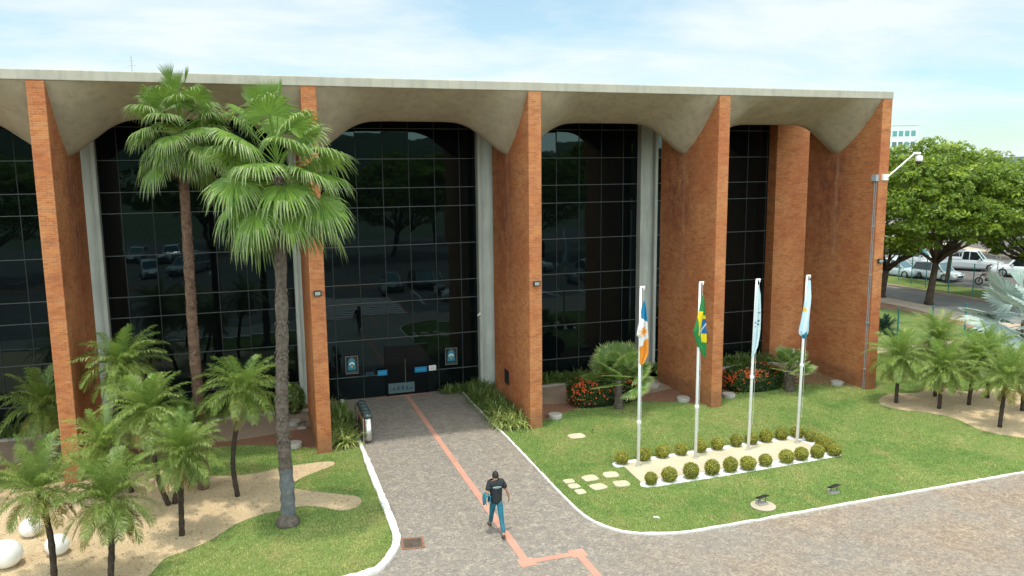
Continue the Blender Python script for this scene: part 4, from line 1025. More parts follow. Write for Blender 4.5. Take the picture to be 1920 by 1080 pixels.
# ------------------------------------------------------------------ flags and poles
GP = 'white flagpoles on the flag bed'; GF = 'flags hanging limp on the flagpoles'
PX = [(1.97, -4.6, 5.70, .0, 1.45), (4.05, -4.57, 5.73, .0, 1.72), (6.07, -4.53, 5.70, .09, 2.5), (8.03, -4.5, 5.72, .1, 2.72)]
pl = ['leftmost flagpole carrying the blue, white and orange flag', 'flagpole carrying the green and yellow flag', 'flagpole carrying the white flag with dark marks', 'rightmost flagpole carrying the pale blue flag']
for (x, y, h, lean, jz), lb in zip(PX, pl):
    t = thing('flagpole', lb, 'flagpole', (x, y, .06), 0, GP)
    m = MB(); m.tube([(0, 0, 0), (lean * .5, 0, h * .5), (lean, 0, h)], [.052, .045, .035], 14); m.build('pole', M['polewhite'], t, None, True)
    m = MB(); m.lathe([(.062, -.05), (.068, -.03), (.068, .03), (.06, .05)], (lean * jz / h, 0, jz), 14); m.build('joint_collar', M['polewhite'], t)
    m = MB(); m.tube([(lean - .03, 0, h + .02), (lean + .12, -.02, h + .02)], .03, 8); m.tube([(lean + .1, -.02, h), (lean + .1, -.02, h - .06)], .022, 8); m.build('truck', M['white'], t)
    m = MB(); m.tube([(lean * .5 + .05, -.05, .9), (lean + .08, -.03, h - .04)], .004, 5); m.build('halyard', M['polewhite'], t)
    m = MB(); m.lathe([(.10, 0), (.10, .015), (.06, .03)], (0, 0, 0), 12); m.build('base_plate', M['greyconc'], t)

def flag(label, x, y, ztop, prof, colfn, folds, depth, seed):
    """limp flag: silhouette rows (t, left, right) in metres from pole; pleated in depth"""
    nt, ns = 90, 36; m = MB(); cols = []; rows = []
    L = prof[-1][0]
    for j in range(nt + 1):
        t = L * j / nt; k = 0
        while k < len(prof) - 2 and prof[k + 1][0] < t: k += 1
        a, b = prof[k], prof[k + 1]; f = (t - a[0]) / max(1e-6, b[0] - a[0]); l = a[1] + (b[1] - a[1]) * f; r_x = a[2] + (b[2] - a[2]) * f
        row = []
        for i in range(ns + 1):
            s = i / ns; tt = t / L
            amp = depth * min(1, tt * 3 + .15)
            yy = amp * math.sin(s * folds * 2 * PI + seed + tt * 1.2) + .35 * amp * math.sin(s * folds * 5 + tt * 5 + seed)
            xx = l + (r_x - l) * (s + .035 * math.sin(s * folds * 4 * PI + seed))
            row.append((xx, yy - .06, -t + .012 * math.sin(9 * s + seed) * tt))
        rows.append(row)
    for row in rows: m.v += row
    w = ns + 1
    for j in range(nt):
        for i in range(ns):
            m.f.append((j * w + i, j * w + i + 1, (j + 1) * w + i + 1, (j + 1) * w + i)); m.m.append(0)
    o = m.build('flag', M['flagcloth'], None, (x, y, ztop), True)
    at = o.data.color_attributes.new('Col', 'FLOAT_COLOR', 'POINT'); cc = []
    for j in range(nt + 1):
        for i in range(w): cc += [*colfn(rows[j][i][0], L * j / nt, i / ns, j / nt), 1]
    at.data.foreach_set('color', np.array(cc, np.float32))
    tag(o, label, 'flag', GF)
def f1(x, t, s, v):
    if t < .62 - .10 * (1 - s) + .05 * s: return (.008, .22, .42)
    if t > 1.50 - .32 * s: return (.80, .30, .03)
    r = math.hypot(x - .05, (t - .98)); a = math.atan2(t - .98, x - .05)
    if r < .095 or (r < .155 and math.cos(a * 12) > .3): return (.82, .36, .04)
    return (.80, .80, .80)
flag('blue, white and orange flag with a sun hanging on the leftmost pole', 1.99, -4.62, 5.38, [(0, .05, .07), (.25, -.02, .13), (.6, -.06, .16), (.85, -.13, .17), (1.08, -.17, .18), (1.16, -.08, .19), (1.46, -.10, .2), (1.5, -.07, .2), (1.62, -.06, .2), (1.7, -.06, .19), (1.95, -.06, .06), (2.0, -.05, .02)], f1, 1.5, .045, .4)
def f2(x, t, s, v):
    g = (.02, .22, .055); ye = (.80, .62, .01)
    if s < .52:
        if abs(x - (-.05 - .04 * (t - .6))) < .075 * (1 - max(0, t - .7) * 1.3) and .52 < t < 1.28: return ye
        return g
    if .66 < t < .78: return ye
    if .78 <= t < 1.26:
        if abs((t - 1.02) - (x - .14) * -1.3) < .028: return (.8, .85, .85)
        return (.01, .13, .34)
    if 1.26 <= t < 1.52: return ye
    return g
flag('green flag with yellow and blue hanging on the second pole', 4.08, -4.59, 5.42, [(0, .03, .06), (.2, -.02, .11), (.5, -.08, .15), (.8, -.17, .18), (1.15, -.30, .2), (1.35, -.23, .2), (1.5, -.17, .2), (1.65, -.14, .2), (1.7, -.04, .2), (1.85, .02, .2), (2.0, .12, .19), (2.04, .17, .19)], f2, 1.0, .05, 2.0)
def f3(x, t, s, v):
    w = (.66, .79, .83)
    k = math.sin(x * 60 + t * 31) * math.sin(t * 23 - x * 40)
    if (.88 < t < .93 and .02 < x < .12 and k > -.6) or (1.15 < t < 1.40 and -.05 < x < .15 and k > .45): return (.05, .14, .16)
    if t > 1.5 and k > .5: return (.42, .66, .78)
    return w
flag('white flag with dark marks hanging on the third pole', 6.14, -4.55, 5.62, [(0, -.02, .05), (.3, -.03, .11), (.9, -.06, .13), (1.4, -.08, .14), (1.7, -.09, .12), (2.0, -.1, .08), (2.2, -.11, -.0), (2.38, -.11, -.07)], f3, 1.5, .035, 1.1)
def f4(x, t, s, v):
    if math.hypot(x + .09, (t - .98) * .8) < .07: return (.80, .50, .08)
    if t > 1.70 + 1.1 * abs(x + .02) and x > -.12: return (.01, .22, .36)
    if .35 < s < .65: return (.70, .82, .88)
    return (.50, .72, .86)
flag('pale blue flag with a yellow spot hanging on the rightmost pole', 8.12, -4.52, 5.66, [(0, .0, .09), (.2, -.02, .12), (.7, -.08, .16), (1.2, -.16, .17), (1.7, -.27, .15), (1.8, -.24, .13), (1.88, -.14, .08), (1.97, -.06, .01)], f4, 1.0, .06, .2)

# flag bed
struct(sheet('flag_platform', [(1.56, -4.25), (1.47, -5.72), (8.40, -5.55), (8.25, -4.1)], .062, M['stone'], .05))
peb = smooth_line([(1.35, -4.05), (1.32, -4.4), (1.62, -4.5), (1.60, -5.5), (1.36, -5.9), (1.42, -6.12), (1.95, -6.18), (4.9, -6.14), (8.24, -5.98), (8.68, -5.85), (8.78, -5.4), (8.85, -4.5), (8.78, -3.9), (8.3, -3.82), (5, -3.9), (2, -4.0)], 4, True)
stuff(sheet('white_pebbles', peb, .052, M['pebble'], .03), 'white pebbles edging the flag platform')

# stepping stones, discs, ground spots, drain, litter
sl = ['smallest front stepping stone beside the walkway kerb', 'back stepping stone of the three beside the walkway kerb', 'middle stepping stone of the three beside the walkway kerb', 'back stepping stone in the second pair from the kerb', 'front stepping stone in the second pair from the kerb', 'back stepping stone in the pair nearest the flag bed', 'front stepping stone in the pair nearest the flag bed', 'lone stepping stone on the lawn near the brick fin']
sp_ = [(-.52, -5.80, .30, .34), (-.54, -4.97, .34, .30), (-.54, -5.36, .34, .34), (.16, -4.95, .5, .44), (.13, -5.64, .5, .44), (.87, -4.92, .48, .44), (.87, -5.66, .48, .44), (1.27, -1.27, .62, .5)]
for k, ((x, y, w, d_), lb) in enumerate(zip(sp_, sl)):
    m = MB(); rr2 = random.Random(k); pts = []
    for q in range(16):
        a = 2 * PI * q / 16; ca, sa = math.cos(a), math.sin(a); e = 4.5
        rad = (abs(ca) ** e + abs(sa) ** e) ** (-1 / e) * rr2.uniform(.93, 1.04); pts.append((ca * rad * w / 2, sa * rad * d_ / 2))
    m.rings([[(px, py, 0) for px, py in pts], [(px, py, .03) for px, py in pts], [(px * .95, py * .95, .038) for px, py in pts]])
    o = m.build('stepping_stone', M['stone'], None, (x, y, .03), False, rr2.uniform(-.12, .12)); tag(o, lb, 'stepping stone', 'stepping stones in the right lawn')
dl = ['round concrete disc on the lawn beside the entrance fin', 'round concrete disc on the lawn before the second fin right of entrance', 'round concrete disc behind the small fan palm on pink gravel', 'round concrete disc on the right side of the second fin', 'flat round concrete disc beside the rightmost fin', 'round concrete disc on the lawn left of the entrance fin', 'dark round disc on gravel left of the entrance fin', 'round disc on gravel left of the leftmost visible fin']
for k, ((x, y), lb) in enumerate(zip([(1.33, .92), (6.98, 1.2), (6.85, 3.45), (9.0, 1.05), (14.42, 1.05), (-8.22, 1.0), (-8.1, 3.5), (-16.05, 4.2)], dl)):
    m = MB(); m.lathe([(.25, 0), (.265, .03), (.265, .15), (.25, .17), (.02, .172)], (0, 0, 0), 28)
    o = m.build('concrete_disc', M['greyconc'], None, (x, y, .03)); tag(o, lb, 'concrete disc', 'round concrete discs along the facade')
def spot(x, y, label, z=.03, rot=0):
    t = thing('ground_spotlight', label, 'spotlight', (x, y, z), rot, 'black plate spotlights on concrete blocks')
    m = MB(); m.box(-.2, .2, -.10, .10, 0, .09); m.box(-.17, .0, .06, .22, 0, .13); o = m.build('concrete_block', M['greyconc'], t)
    m = MB(); m.tube([(-.15, .02, .09), (-.15, .02, .27)], .012, 6); m.tube([(.15, .02, .09), (.15, .02, .30)], .012, 6); m.build('bracket', M['black'], t)
    t.scale = (.72,) * 3; m = MB(); m.box(-.22, .22, -.15, .15, -.02, .02, 0, Matrix.Translation((0, .02, .31)) @ Matrix.Rotation(R(-17), 4, 'X') @ Matrix.Rotation(R(-8), 4, 'Y')); m.build('lamp_plate', M['black'], t)
spot(3.86, -8.38, 'black plate spotlight on a round concrete slab near the kerb', .085)
spot(6.33, -8.33, 'black plate spotlight on a bare concrete block in the lawn')
spot(-7.85, 2.9, 'dark plate spotlight beside the fin left of the entrance', .05)
m = MB(); m.lathe([(.33, 0), (.345, .02), (.345, .045), (.33, .055), (.02, .056)], (0, 0, 0), 30); tag(m.build('concrete_slab', M['paleconc'], None, (3.86, -8.42, .03)), 'round pale concrete slab under the spotlight near the kerb', 'slab')
t = thing('drain_cover', 'rusty square drain cover in the cobbles by the left kerb', 'drain cover', (-5.77, -7.28, .006), -.12)
m = MB(); m.box(-.23, .23, -.25, .25, 0, .012); 
for k in range(7): m.box(-.19, .19, -.21 + k * .066, -.18 + k * .066, .012, .018)
m.build('grate', M['drain'], t); m = MB()
for a in ((-.29, -.23, -.31, .31), (.23, .29, -.31, .31), (-.23, .23, -.31, -.25), (-.23, .23, .25, .31)): m.box(*a, 0, .014)
m.build('frame', M['mulch'], t)
m = MB(); m.box(-.07, .07, -.03, .03, .0, .02); m.box(-.02, .09, -.05, .0, .015, .04, 0, Matrix.Rotation(.4, 4, 'Y')); tag(m.build('paper_scrap', M['white'], None, (.73, -8.05, .04), False, -.5), 'scrap of white paper on the lawn near the kerb', 'litter')
m = MB(); m.tube([(0, 0, 0), (0, 0, .16)], .012, 6); m.tube([(0, 0, .16), (.02, 0, .19)], .02, 6); tag(m.build('sprinkler_head', M['black'], None, (1.9, -1.2, .03)), 'thin sprinkler stake on the lawn by the lone stepping stone', 'sprinkler')
gl = ['largest white globe cut by the left picture edge', 'white globe behind the palm trunk at bottom left', 'white globe half hidden under palm fronds at bottom left']
for (x, y, s), lb in zip([(-15.25, -5.25, .36), (-14.22, -4.95, .28), (-15.1, -3.6, .27)], gl):
    m = MB(); m.lathe([(max(.01, math.sin(PI * k / 20)), 1 - math.cos(PI * k / 20)) for k in range(21)], (0, 0, 0), 32)
    for q in range(len(m.v)): v = m.v[q]; m.v[q] = (v[0] * s, v[1] * s, v[2] * s * .93)
    o = m.build('white_globe', M['globe'], None, (x, y, .02), True); tag(o, lb, 'globe', 'white garden globes on the gravel')

# ------------------------------------------------------------------ litter bins
t = thing('bin_rack', 'steel rack holding the row of bins by the left kerb', 'rack', (-5.93, 1.45, .006))
m = MB()
for y in (-1.0, 1.0): m.tube([(0, y, 0), (0, y, .98)], .018, 8)
m.tube([(0, -1.0, .95), (0, 1.0, .95)], .018, 8); m.tube([(0, -1.0, .35), (0, 1.0, .35)], .015, 8); m.build('frame', M['steel'], t)
bin0 = None
bl = ['steel bin nearest the camera in the row of five', 'second steel bin from the camera in the row', 'middle steel bin of the row of five', 'fourth steel bin from the camera in the row', 'steel bin nearest the glass doors in the row']
for k, lb in enumerate(bl):
    loc = (-5.745, .66 + .392 * k, .12)
    if bin0 is None:
        bin0 = thing('litter_bin', lb, 'bin', loc, 0, 'steel bins with dark lids on the rack')
        m = MB(); m.lathe([(.145, 0), (.15, .015), (.15, .80), (.142, .80)], (0, 0, 0), 28); m.build('body', M['steel'], bin0, None, True)
        m = MB(); m.lathe([(.162, .80), (.168, .82), (.168, .87), (.150, .91), (.10, .945), (.03, .955)], (0, 0, 0), 28); m.build('lid', M['lid'], bin0, None, True)
        m = MB(); m.box(-.19, -.14, -.03, .03, .70, .76); m.build('hook', M['steel'], bin0); m = MB(); m.box(-.19, -.14, -.03, .03, .2, .26); m.build('hook', M['steel'], bin0)
    else: dup(bin0, loc, 0, lb)

# ------------------------------------------------------------------ person
def skin_mesh(name, verts, edges, radii, mat, parent, sub=2, root=0):
    me = bpy.data.meshes.new(name); me.from_pydata(verts, edges, []); o = bpy.data.objects.new(name, me); COL.objects.link(o)
    md = o.modifiers.new('skin', 'SKIN'); md.use_smooth_shade = True
    for i, r in enumerate(radii):
        sv = me.skin_vertices[0].data[i]; sv.radius = (r, r) if not hasattr(r, '__len__') else r; sv.use_root = (i == root)
    s = o.modifiers.new('sub', 'SUBSURF'); s.levels = sub; s.render_levels = sub
    dg = bpy.context.evaluated_depsgraph_get(); nm = bpy.data.meshes.new_from_object(o.evaluated_get(dg))
    bpy.data.objects.remove(o); bpy.data.meshes.remove(me)
    nm.name = name; return link(name, nm, mat, parent, None, True)
class SK:
    def __init__(s): s.v = []; s.e = []; s.r = []
    def chain(s, pts, rad, start=None):
        prev = start; ids = []
        for p, r in zip(pts, rad):
            s.v.append(tuple(p)); s.r.append(r); i = len(s.v) - 1
            if prev is not None: s.e.append((prev, i))
            prev = i; ids.append(i)
        return ids
P_ = thing('person', 'person in black polo shirt and teal jeans walking up the cobbled path', 'person', (-3.57, -7.40, .006), R(-2))
P_.scale = (.955,) * 3
pel = (0, 0, .93); sh = {-1: (-.175, .06, 1.43), 1: (.175, .05, 1.43)}
hip = {-1: (-.085, .02, .88), 1: (.085, -.01, .88)}
knee = {-1: (-.085, .20, .50), 1: (.085, -.16, .49)}
ank = {-1: (-.075, .40, .115), 1: (.06, -.50, .15)}
toe = {-1: (-.085, .56, .045), 1: (.07, -.40, .03)}
elb = {-1: (-.27, -.05, 1.17), 1: (.295, .02, 1.17)}
wri = {-1: (-.235, .16, 1.03), 1: (.375, .10, .95)}
b = SK()
sp0 = b.chain([pel, (0, .02, 1.05), (0, .05, 1.22), (0, .06, 1.38)], [(.135, .10), (.125, .095), (.145, .10), (.13, .09)])
hd = b.chain([(0, .065, 1.47), (0, .075, 1.53), (0, .085, 1.585), (0, .09, 1.645), (0, .088, 1.70)], [.055, .055, (.070, .085), (.077, .098), (.058, .075)], sp0[-1])
b.chain([(0, .19, 1.61)], [.014], hd[2])                                # nose
for sg in (-1, 1): b.chain([(sg * .083, .075, 1.61)], [.016], hd[2])    # ears
for sg in (-1, 1):
    a = b.chain([sh[sg], elb[sg], wri[sg]], [.052, .042, .030], sp0[-1])
    l = b.chain([hip[sg], knee[sg], ank[sg], toe[sg]], [(.085, .085), .056, .040, .034], sp0[0])
    # hand: palm then five separate curled fingers
    w = Vector(wri[sg]); d = (w - Vector(elb[sg])).normalized()
    if sg == 1: d = (d + Vector((0, 0, -.6))).normalized()
    acr = Vector((0, 1, 0)) - d * d.y; acr.normalize(); inn = d.cross(acr) * sg
    pm = w + d * .05; pi_ = b.chain([pm], [(.030, .017)], a[-1])[0]
    for q, (o1, ln) in enumerate([(-.028, .062), (-.010, .075), (.010, .080), (.029, .072)]):
        k0 = pm + d * .045 + acr * o1; k1 = k0 + d * ln * .55 + inn * -.012; k2 = k1 + d * ln * .4 + inn * -.035
        b.chain([k0, k1, k2], [.0095, .0085, .0065], pi_)
    b.chain([pm + acr * .045 + d * .0 , pm + acr * .062 + d * .035], [.0105, .008], pi_)
skin_mesh('body', b.v, b.e, b.r, M['skin'], P_, 1)
c = SK()
s0 = c.chain([(0, -.005, .80), (0, .015, 1.0), (0, .05, 1.22), (0, .055, 1.37), (0, .06, 1.455)], [(.172, .135), (.172, .132), (.192, .137), (.182, .118), (.08, .072)])
for sg in (-1, 1):
    e = Vector(elb[sg]); s_ = Vector(sh[sg]); q = s_ + (e - s_) * .8
    c.chain([s_, s_ + (e - s_) * .45, q], [.088, .082, .080], s0[3])
skin_mesh('polo_shirt', c.v, c.e, c.r, M['shirt'], P_, 2)
c = SK()
s0 = c.chain([(0, 0, .97), (0, 0, .90)], [(.150, .115), (.145, .112)])
for sg in (-1, 1):
    h, k_, a_ = Vector(hip[sg]), Vector(knee[sg]), Vector(ank[sg]); c.chain([h, (h + k_) / 2, k_, (k_ + a_) / 2, k_ + (a_ - k_) * .93], [.098, .088, .073, .067, .062], s0[1])
skin_mesh('jeans', c.v, c.e, c.r, M['jeans'], P_, 2)
for sg in (-1, 1):
    c = SK(); a_, t_ = Vector(ank[sg]), Vector(toe[sg]); d = (t_ - a_); hl = a_ + (Vector((0, -.05, -.055)) if sg < 0 else Vector((0, -.07, -.02)))
    c.chain([hl, a_ + d * .35 + Vector((0, 0, -.012)), t_, t_ + Vector((0, .07, .0))], [.043, .046, (.046, .035), (.036, .026)]); skin_mesh('shoe', c.v, c.e, c.r, M['shoe'], P_, 2)
m = MB(); rr3 = []
for k in range(9):
    f = k / 8; z = 1.565 + .165 * f; w_ = .088 * math.sqrt(max(.02, 1 - (max(0, f - .15) / .86) ** 2.4)); dp = .110 * math.sqrt(max(.02, 1 - (max(0, f - .15) / .86) ** 2.4)); ring = []
    for j in range(20):
        a = 2 * PI * j / 20; x = math.cos(a) * w_; y = math.sin(a) * dp
        if math.sin(a) > .2 and f < .62: y = min(y, .045)          # hairline stays behind the face
        ring.append((x * (1 + .02 * math.sin(j * 3 + k)), .078 + y, z))
    rr3.append(ring)
m.rings(rr3); m.build('hair', M['hair'], P_, None, True)
m = MB(); rr4 = random.Random(5)
for k in range(17):      # curved line of small pale letters across the shoulders
    a = (k - 8) / 8; x = a * .105; z = 1.325 - .012 * a * a; y = -.09; h_ = rr4.uniform(.012, .02)
    m.box(x - .004, x + .004, y - .006, y + .03, z, z + h_)
    if k % 3: m.box(x - .004, x + .009, y - .004, y + .03, z + h_ * .7, z + h_)
for k in range(9): x = (k - 4) * .013; m.box(x - .004, x + .004, -.087, -.05, 1.29, 1.299)
m.build('shirt_print', M['print'], P_)
# jacket carried over the left forearm
m = MB(); rows = []
for j in range(15):
    v = j / 14; row = []
    for i in range(19):
        u = i / 18; a = (u - .5) * 2
        y = .16 - .26 * v + .012 * math.sin(u * 9); rad = .062 + .02 * math.sin(v * 7 + u * 4)
        drop = abs(a) ** 1.0; ln = (.33 if a < 0 else .27) * (.85 + .18 * math.sin(v * 5 + 1))
        x = (math.copysign(min(1, drop * 2.2), a)) * rad * (1 + .25 * math.sin(v * 11) * drop); z = .055 - max(0, drop - .18) * ln * 1.25 + .01 * math.sin(v * 13 + u * 7)
        row.append((-.255 + x + .02 * math.sin(v * 8) * drop, y, 1.07 + z))
    rows.append(row)
for row in rows: m.v += row
for j in range(14):
    for i in range(18): m.f.append((j * 19 + i, j * 19 + i + 1, (j + 1) * 19 + i + 1, (j + 1) * 19 + i)); m.m.append(0)
o = m.build('folded_jacket', M['jacket'], None, (-3.57, -7.40, .006), True, R(-2)); o.scale = (.955,) * 3; sol = o.modifiers.new('thick', 'SOLIDIFY'); sol.thickness = .018
tag(o, 'teal jacket folded over the left forearm of the walking person', 'jacket')

# ------------------------------------------------------------------ cars
def car(label, loc, rotz, paint, kind='hatch', group='cars parked beyond the service road'):
    t = thing('parked_car', label, 'car', loc, rotz, group)
    S = dict(hatch=(3.9, 1.68, .80, 1.46, -1.85, -1.55, -.15, .62, .95, 1.95), sedan=(4.4, 1.72, .82, 1.44, -2.05, -1.25, -.45, .55, 1.15, 2.2), suv=(4.5, 1.82, .98, 1.68, -2.15, -1.95, -.45, .7, 1.0, 2.25), pickup=(5.2, 1.84, 1.02, 1.76, -.55, -.45, -.2, .85, 1.15, 2.6))[kind]
    L, Wd, zs, zt, cb, cr0, crm, cr1, cf, nose = S; hw = Wd / 2; tail = nose - L; gc = .24 if kind in ('suv', 'pickup') else .17
    # lower body: stations along x (front = +x)
    st = [(tail, zs * .72, .80, gc + .16), (tail + .08, zs * .97, .93, gc + .05), (tail + .5, zs, 1.0, gc), (-.2, zs, 1.0, gc), (cf - .05, zs, 1.0, gc), (nose - .55, zs * .93, .98, gc), (nose - .15, zs * .80, .90, gc + .04), (nose, zs * .62, .76, gc + .14)]
    m = MB(); rs = []
    for x, z, w, zb in st:
        w *= hw; rs.append([(x, -w * .9, zb), (x, -w, zb + .14), (x, -w * 1.0, z * .72), (x, -w * .94, z - .05), (x, -w * .80, z), (x, w * .80, z), (x, w * .94, z - .05), (x, w * 1.0, z * .72), (x, w, zb + .14), (x, w * .9, zb)])
    m.rings(rs)
    if kind == 'pickup':
        for y0, y1 in ((-hw * .95, -hw * .86), (hw * .86, hw * .95)): m.box(tail + .08, cb, y0, y1, zs - .05, zs + .05)
    b_ = m.build('body', paint, t); sb = b_.modifiers.new('bevel', 'BEVEL'); sb.width = .06; sb.segments = 2; sb.limit_method = 'ANGLE'
    # cabin: roof in body paint over dark glazing
    m = MB(); w0, w1 = hw * .88, hw * .72
    G = [(cb, zs - .02), (cr0, zt - .06), (crm, zt), (cr1 - .25, zt - .03), (cf, zs - .02)]
    def sec(x, z): f = (z - zs) / (zt - zs); w = w0 + (w1 - w0) * max(0, f); return [(x, -w, z), (x, w, z)]
    bl, rl = sec(*G[0]); tl, trr = sec(*G[1]); ml, mr = sec(*G[2]); fl, fr = sec(*G[3]); nl, nr_ = sec(*G[4])
    m.poly([tl, ml, mr, trr][::-1]); m.poly([ml, fl, fr, mr][::-1])
    def pil(a, b2, w=.05):   # roof pillars
        m.tube([a, b2], w, 6)
    for a, b2 in ((bl, tl), (rl, trr), (fl, nl), (fr, nr_)): pil(a, b2)
    for yv in (-1, 1):
        xm = .1 * (cf + cb); m.tube([(xm, yv * w0 * .99, zs), (xm, yv * w1 * 1.0, zt - .05)], .035, 6)
    m.tube([tl, ml, fl], .045, 6); m.tube([trr, mr, fr], .045, 6)
    m.build('roof', paint, t)
    m = MB(); m.poly([bl, nl, fl, ml, tl]); m.poly([rl, trr, mr, fr, nr_]); m.build('side_window', M['carglass'], t)
    m = MB(); m.poly([nl, nr_, fr, fl]); m.build('windshield', M['windshield'], t)
    m = MB(); m.poly([bl, tl, trr, rl]); m.build('rear_window', M['carglass'], t)
    rw = .37 if kind in ('suv', 'pickup') else .31
    wx = (tail + .85, nose - .85)
    for x in wx:
        for sg in (-1, 1):
            m = MB(); n = 20; y0, y1 = sg * (hw - .20), sg * (hw + .012)
            m.rings([[(x + rw * k * math.cos(2 * PI * j / n), yy, rw + rw * k * math.sin(2 * PI * j / n)) for j in range(n)] for yy, k in ((y0, 1), (y1 - sg * .03, 1), (y1, .93))]); wh = m.build('wheel', M['tyre'], t)
            m = MB(); m.rings([[(x + rw * .62 * k * math.cos(2 * PI * j / n), yy, rw + rw * .62 * k * math.sin(2 * PI * j / n)) for j in range(n)] for yy, k in ((y1 - sg * .01, 1), (y1 + sg * .012, .9))]); m.build('rim', M['rim'], wh)
    for sg in (-1, 1):
        m = MB(); m.box(nose - .30, nose - .02, sg * hw * .50 - .16, sg * hw * .50 + .16, zs * .66, zs * .82); m.build('headlight', M['headlight'], t)
        m = MB(); m.box(tail - .01, tail + .14, sg * hw * .70 - .12, sg * hw * .70 + .12, zs * .70, zs * .90); m.build('taillight', M['taillight'], t)
        m = MB(); m.box(cf - .35, cf - .20, sg * (hw * .96) - .09, sg * (hw * .96) + .09, zs - .02, zs + .13); m.build('mirror', paint, t)
    m = MB(); m.box(nose - .06, nose + .015, -hw * .42, hw * .42, zs * .42, zs * .64); m.build('grille', M['plastic'], t)
    m = MB(); m.box(tail + .3, nose - .3, -hw * .8, hw * .8, gc - .04, gc + .12); m.build('underbody', M['plastic'], t)
    return t
silver = painted('silver_paint', (.50, .53, .54)); cwhite = painted('white_car_paint', (.74, .77, .78)); cdark = painted('dark_car_paint', (.03, .035, .04)); cgrey = painted('grey_car_paint', (.22, .24, .25))
pale = painted('pale_blue_silver_paint', (.50, .60, .63))
car('silver hatchback partly hidden by the dark tree trunk', (42.9, 27.4, .01), R(-78), pale, 'sedan')
car('white hatchback between the two tree trunks', (44.3, 24.4, .01), R(-80), cwhite, 'hatch')
car('silver sport utility car in the second row of the car park', (49.6, 32.0, .01), R(-66), silver, 'suv')
car('silver pickup truck with open bed in the car park', (51.6, 27.9, .01), R(-56), silver, 'pickup')
car('white sport utility car in front of the mushroom lamp', (51.8, 22.9, .01), R(128), cwhite, 'suv')
car('grey car behind the silver sport utility car', (52.8, 30.5, .01), R(148), cgrey, 'sedan')
car('dark car far off left of the leaning tree trunk', (54.5, 41.5, .01), R(150), cdark, 'sedan')
car('white car far off left of the leaning tree trunk', (56.0, 43.8, .01), R(150), cwhite, 'suv')
GC = 'cars mirrored in the dark glass'
car('dark silver car mirrored left of centre in the entrance glass', (1.2, -22.4, .01), R(95), cgrey, 'sedan', GC)
car('dark car mirrored right of centre in the entrance glass', (3.6, -22.2, .01), R(92), cdark, 'sedan', GC)
car('white car mirrored at the right side of the entrance glass', (5.6, -17.2, .01), R(190), cwhite, 'sedan', GC)
car('white car mirrored in the glass behind the fan palms', (-18.1, -39.5, .01), R(80), cwhite, 'hatch', GC)
car('silver car mirrored beside the slender palm trunk', (-14.6, -41, .01), R(120), silver, 'suv', GC)
car('silver car mirrored higher up behind the fan palms', (-21.0, -52.5, .01), R(90), silver, 'sedan', GC)
car('white car mirrored higher up behind the fan palms', (-17.6, -53, .01), R(90), cwhite, 'suv', GC)
car('white car mirrored in the glass right of the entrance', (15.4, -31, .01), R(10), cwhite, 'sedan', GC)
car('grey car mirrored in the glass right of the entrance', (17.4, -22, .01), R(92), cgrey, 'suv', GC)
car('silver car mirrored at the left picture edge', (-33, -33, .01), R(100), pale, 'hatch', GC)

# motorbike
t = thing('motorbike', 'red and black motorbike by the silver palm', 'motorbike', (45.4, 20.6, .01), R(150))
for x in (-.62, .66):
    m = MB(); n = 18; m.rings([[(x + r * math.cos(2 * PI * j / n), y, .3 + r * math.sin(2 * PI * j / n)) for j in range(n)] for y, r in ((-.05, .22), (-.05, .3), (.05, .3), (.05, .22))], 0, False); m.tube([(x, -.04, .3), (x, .04, .3)], .05, 8)
    for k in range(6): m.tube([(x, 0, .3), (x + .24 * math.cos(k * PI / 3), 0, .3 + .24 * math.sin(k * PI / 3))], .012, 4)
    m.build('wheel', M['tyre'], t)
m = MB(); m.tube([(-.62, 0, .3), (-.1, 0, .45), (.35, 0, .75), (.48, 0, .85)], .05, 8); m.box(-.15, .2, -.13, .13, .28, .52); m.tube([(.66, -.09, .3), (.46, -.09, .95)], .025, 6); m.tube([(.66, .09, .3), (.46, .09, .95)], .025, 6); m.build('engine_frame', M['plastic'], t)
m = MB(); m.tube([(.38, 0, .80), (.1, 0, .84), (-.1, 0, .74)], [.09, .15, .1], 10); m.tube([(-.35, 0, .74), (-.85, 0, .84)], [.11, .05], 8); m.build('tank', painted('red_bike_paint', (.40, .02, .02)), t, None, True)
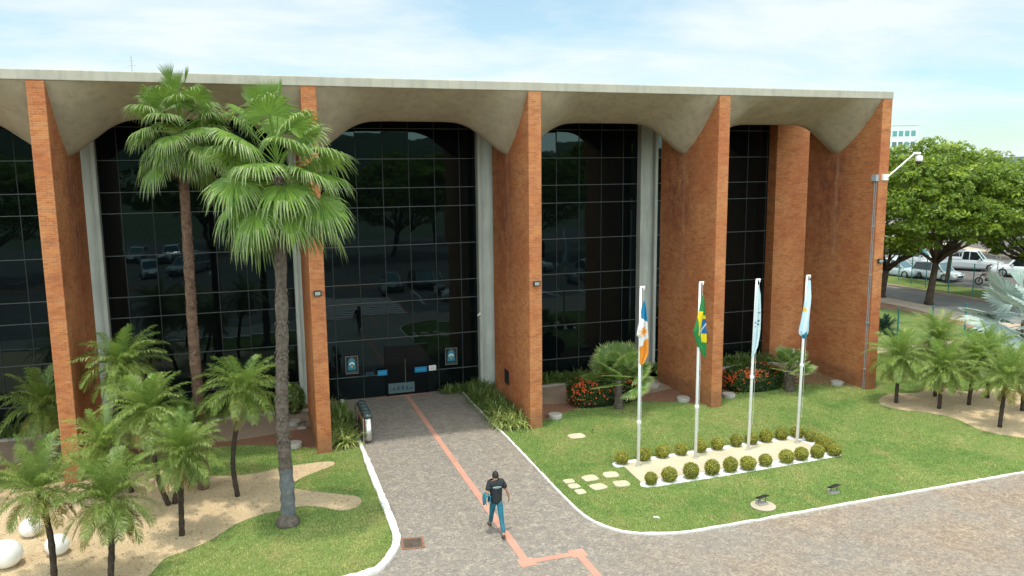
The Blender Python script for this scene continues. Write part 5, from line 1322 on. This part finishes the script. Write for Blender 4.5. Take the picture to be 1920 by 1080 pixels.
m = MB(); m.tube([(-.05, 0, .82), (-.35, 0, .82), (-.68, 0, .90)], [.10, .13, .09], 10); m.build('seat', M['black'], t, None, True)
m = MB(); m.tube([(.40, -.36, 1.05), (.46, -.1, 1.0), (.46, .1, 1.0), (.40, .36, 1.05)], .018, 6); m.build('handlebar', M['steel'], t)
m = MB(); m.tube([(.5, 0, .86), (.62, 0, .86)], [.07, .09], 10); m.build('headlight', M['headlight'], t)
# mushroom lamp
t = thing('street_lamp', 'white mushroom topped lamp in the car park', 'lamp', (44.75, 19.3, .15))
m = MB(); m.tube([(0, 0, 0), (0, 0, 1.7)], [.06, .045], 8); 
for a in range(4): m.tube([(0, 0, 1.7), (.38 * math.cos(a * PI / 2), .38 * math.sin(a * PI / 2), 2.68)], .018, 5)
m.build('post', M['white'], t); m = MB(); m.lathe([(.46, 2.66), (.48, 2.70), (.44, 2.80), (.2, 2.84), (.02, 2.85)], (0, 0, 0), 20); m.build('lamp_shade', M['white'], t)

# fences
def fence(name, label, pts, h, r, mesh=True, group=None):
    t = thing(name, label, 'fence', (pts[0][0], pts[0][1], .03)); ox, oy = pts[0]
    for x, y in pts:
        m = MB(); m.tube([(x - ox, y - oy, 0), (x - ox, y - oy, h)], r, 8); m.box(x - ox - r * 1.3, x - ox + r * 1.3, y - oy - r * 1.3, y - oy + r * 1.3, h, h + .03); m.build('post', M['teal'], t)
    m = MB(); a, b = Vector(pts[0]), Vector(pts[-1]); d = b - a; n = int(d.length / .12)
    for k in range(n): q = d * (k / n); m.tube([(q.x, q.y, .08), (q.x, q.y, h - .05)], .0025, 3, 0, False)
    for z in (.1, h * .35, h * .68, h - .06): m.tube([(0, 0, z), (d.x, d.y, z)], .004, 4)
    m.build('wire_mesh', M['teal'], t)
fence('wire_fence', 'green wire fence with square posts beyond the right palms', [(18.95 + 2.2 * k, 7.2 - .12 * k) for k in range(7)], 1.8, .045)
fence('wire_fence', 'thin wire fence along the verge of the car park', [(40.3, 24.4), (39.6, 22.4), (39.1, 20.5), (38.95, 18.3), (38.9, 16.2), (38.9, 14.0), (38.9, 11.8)], 2.4, .035)
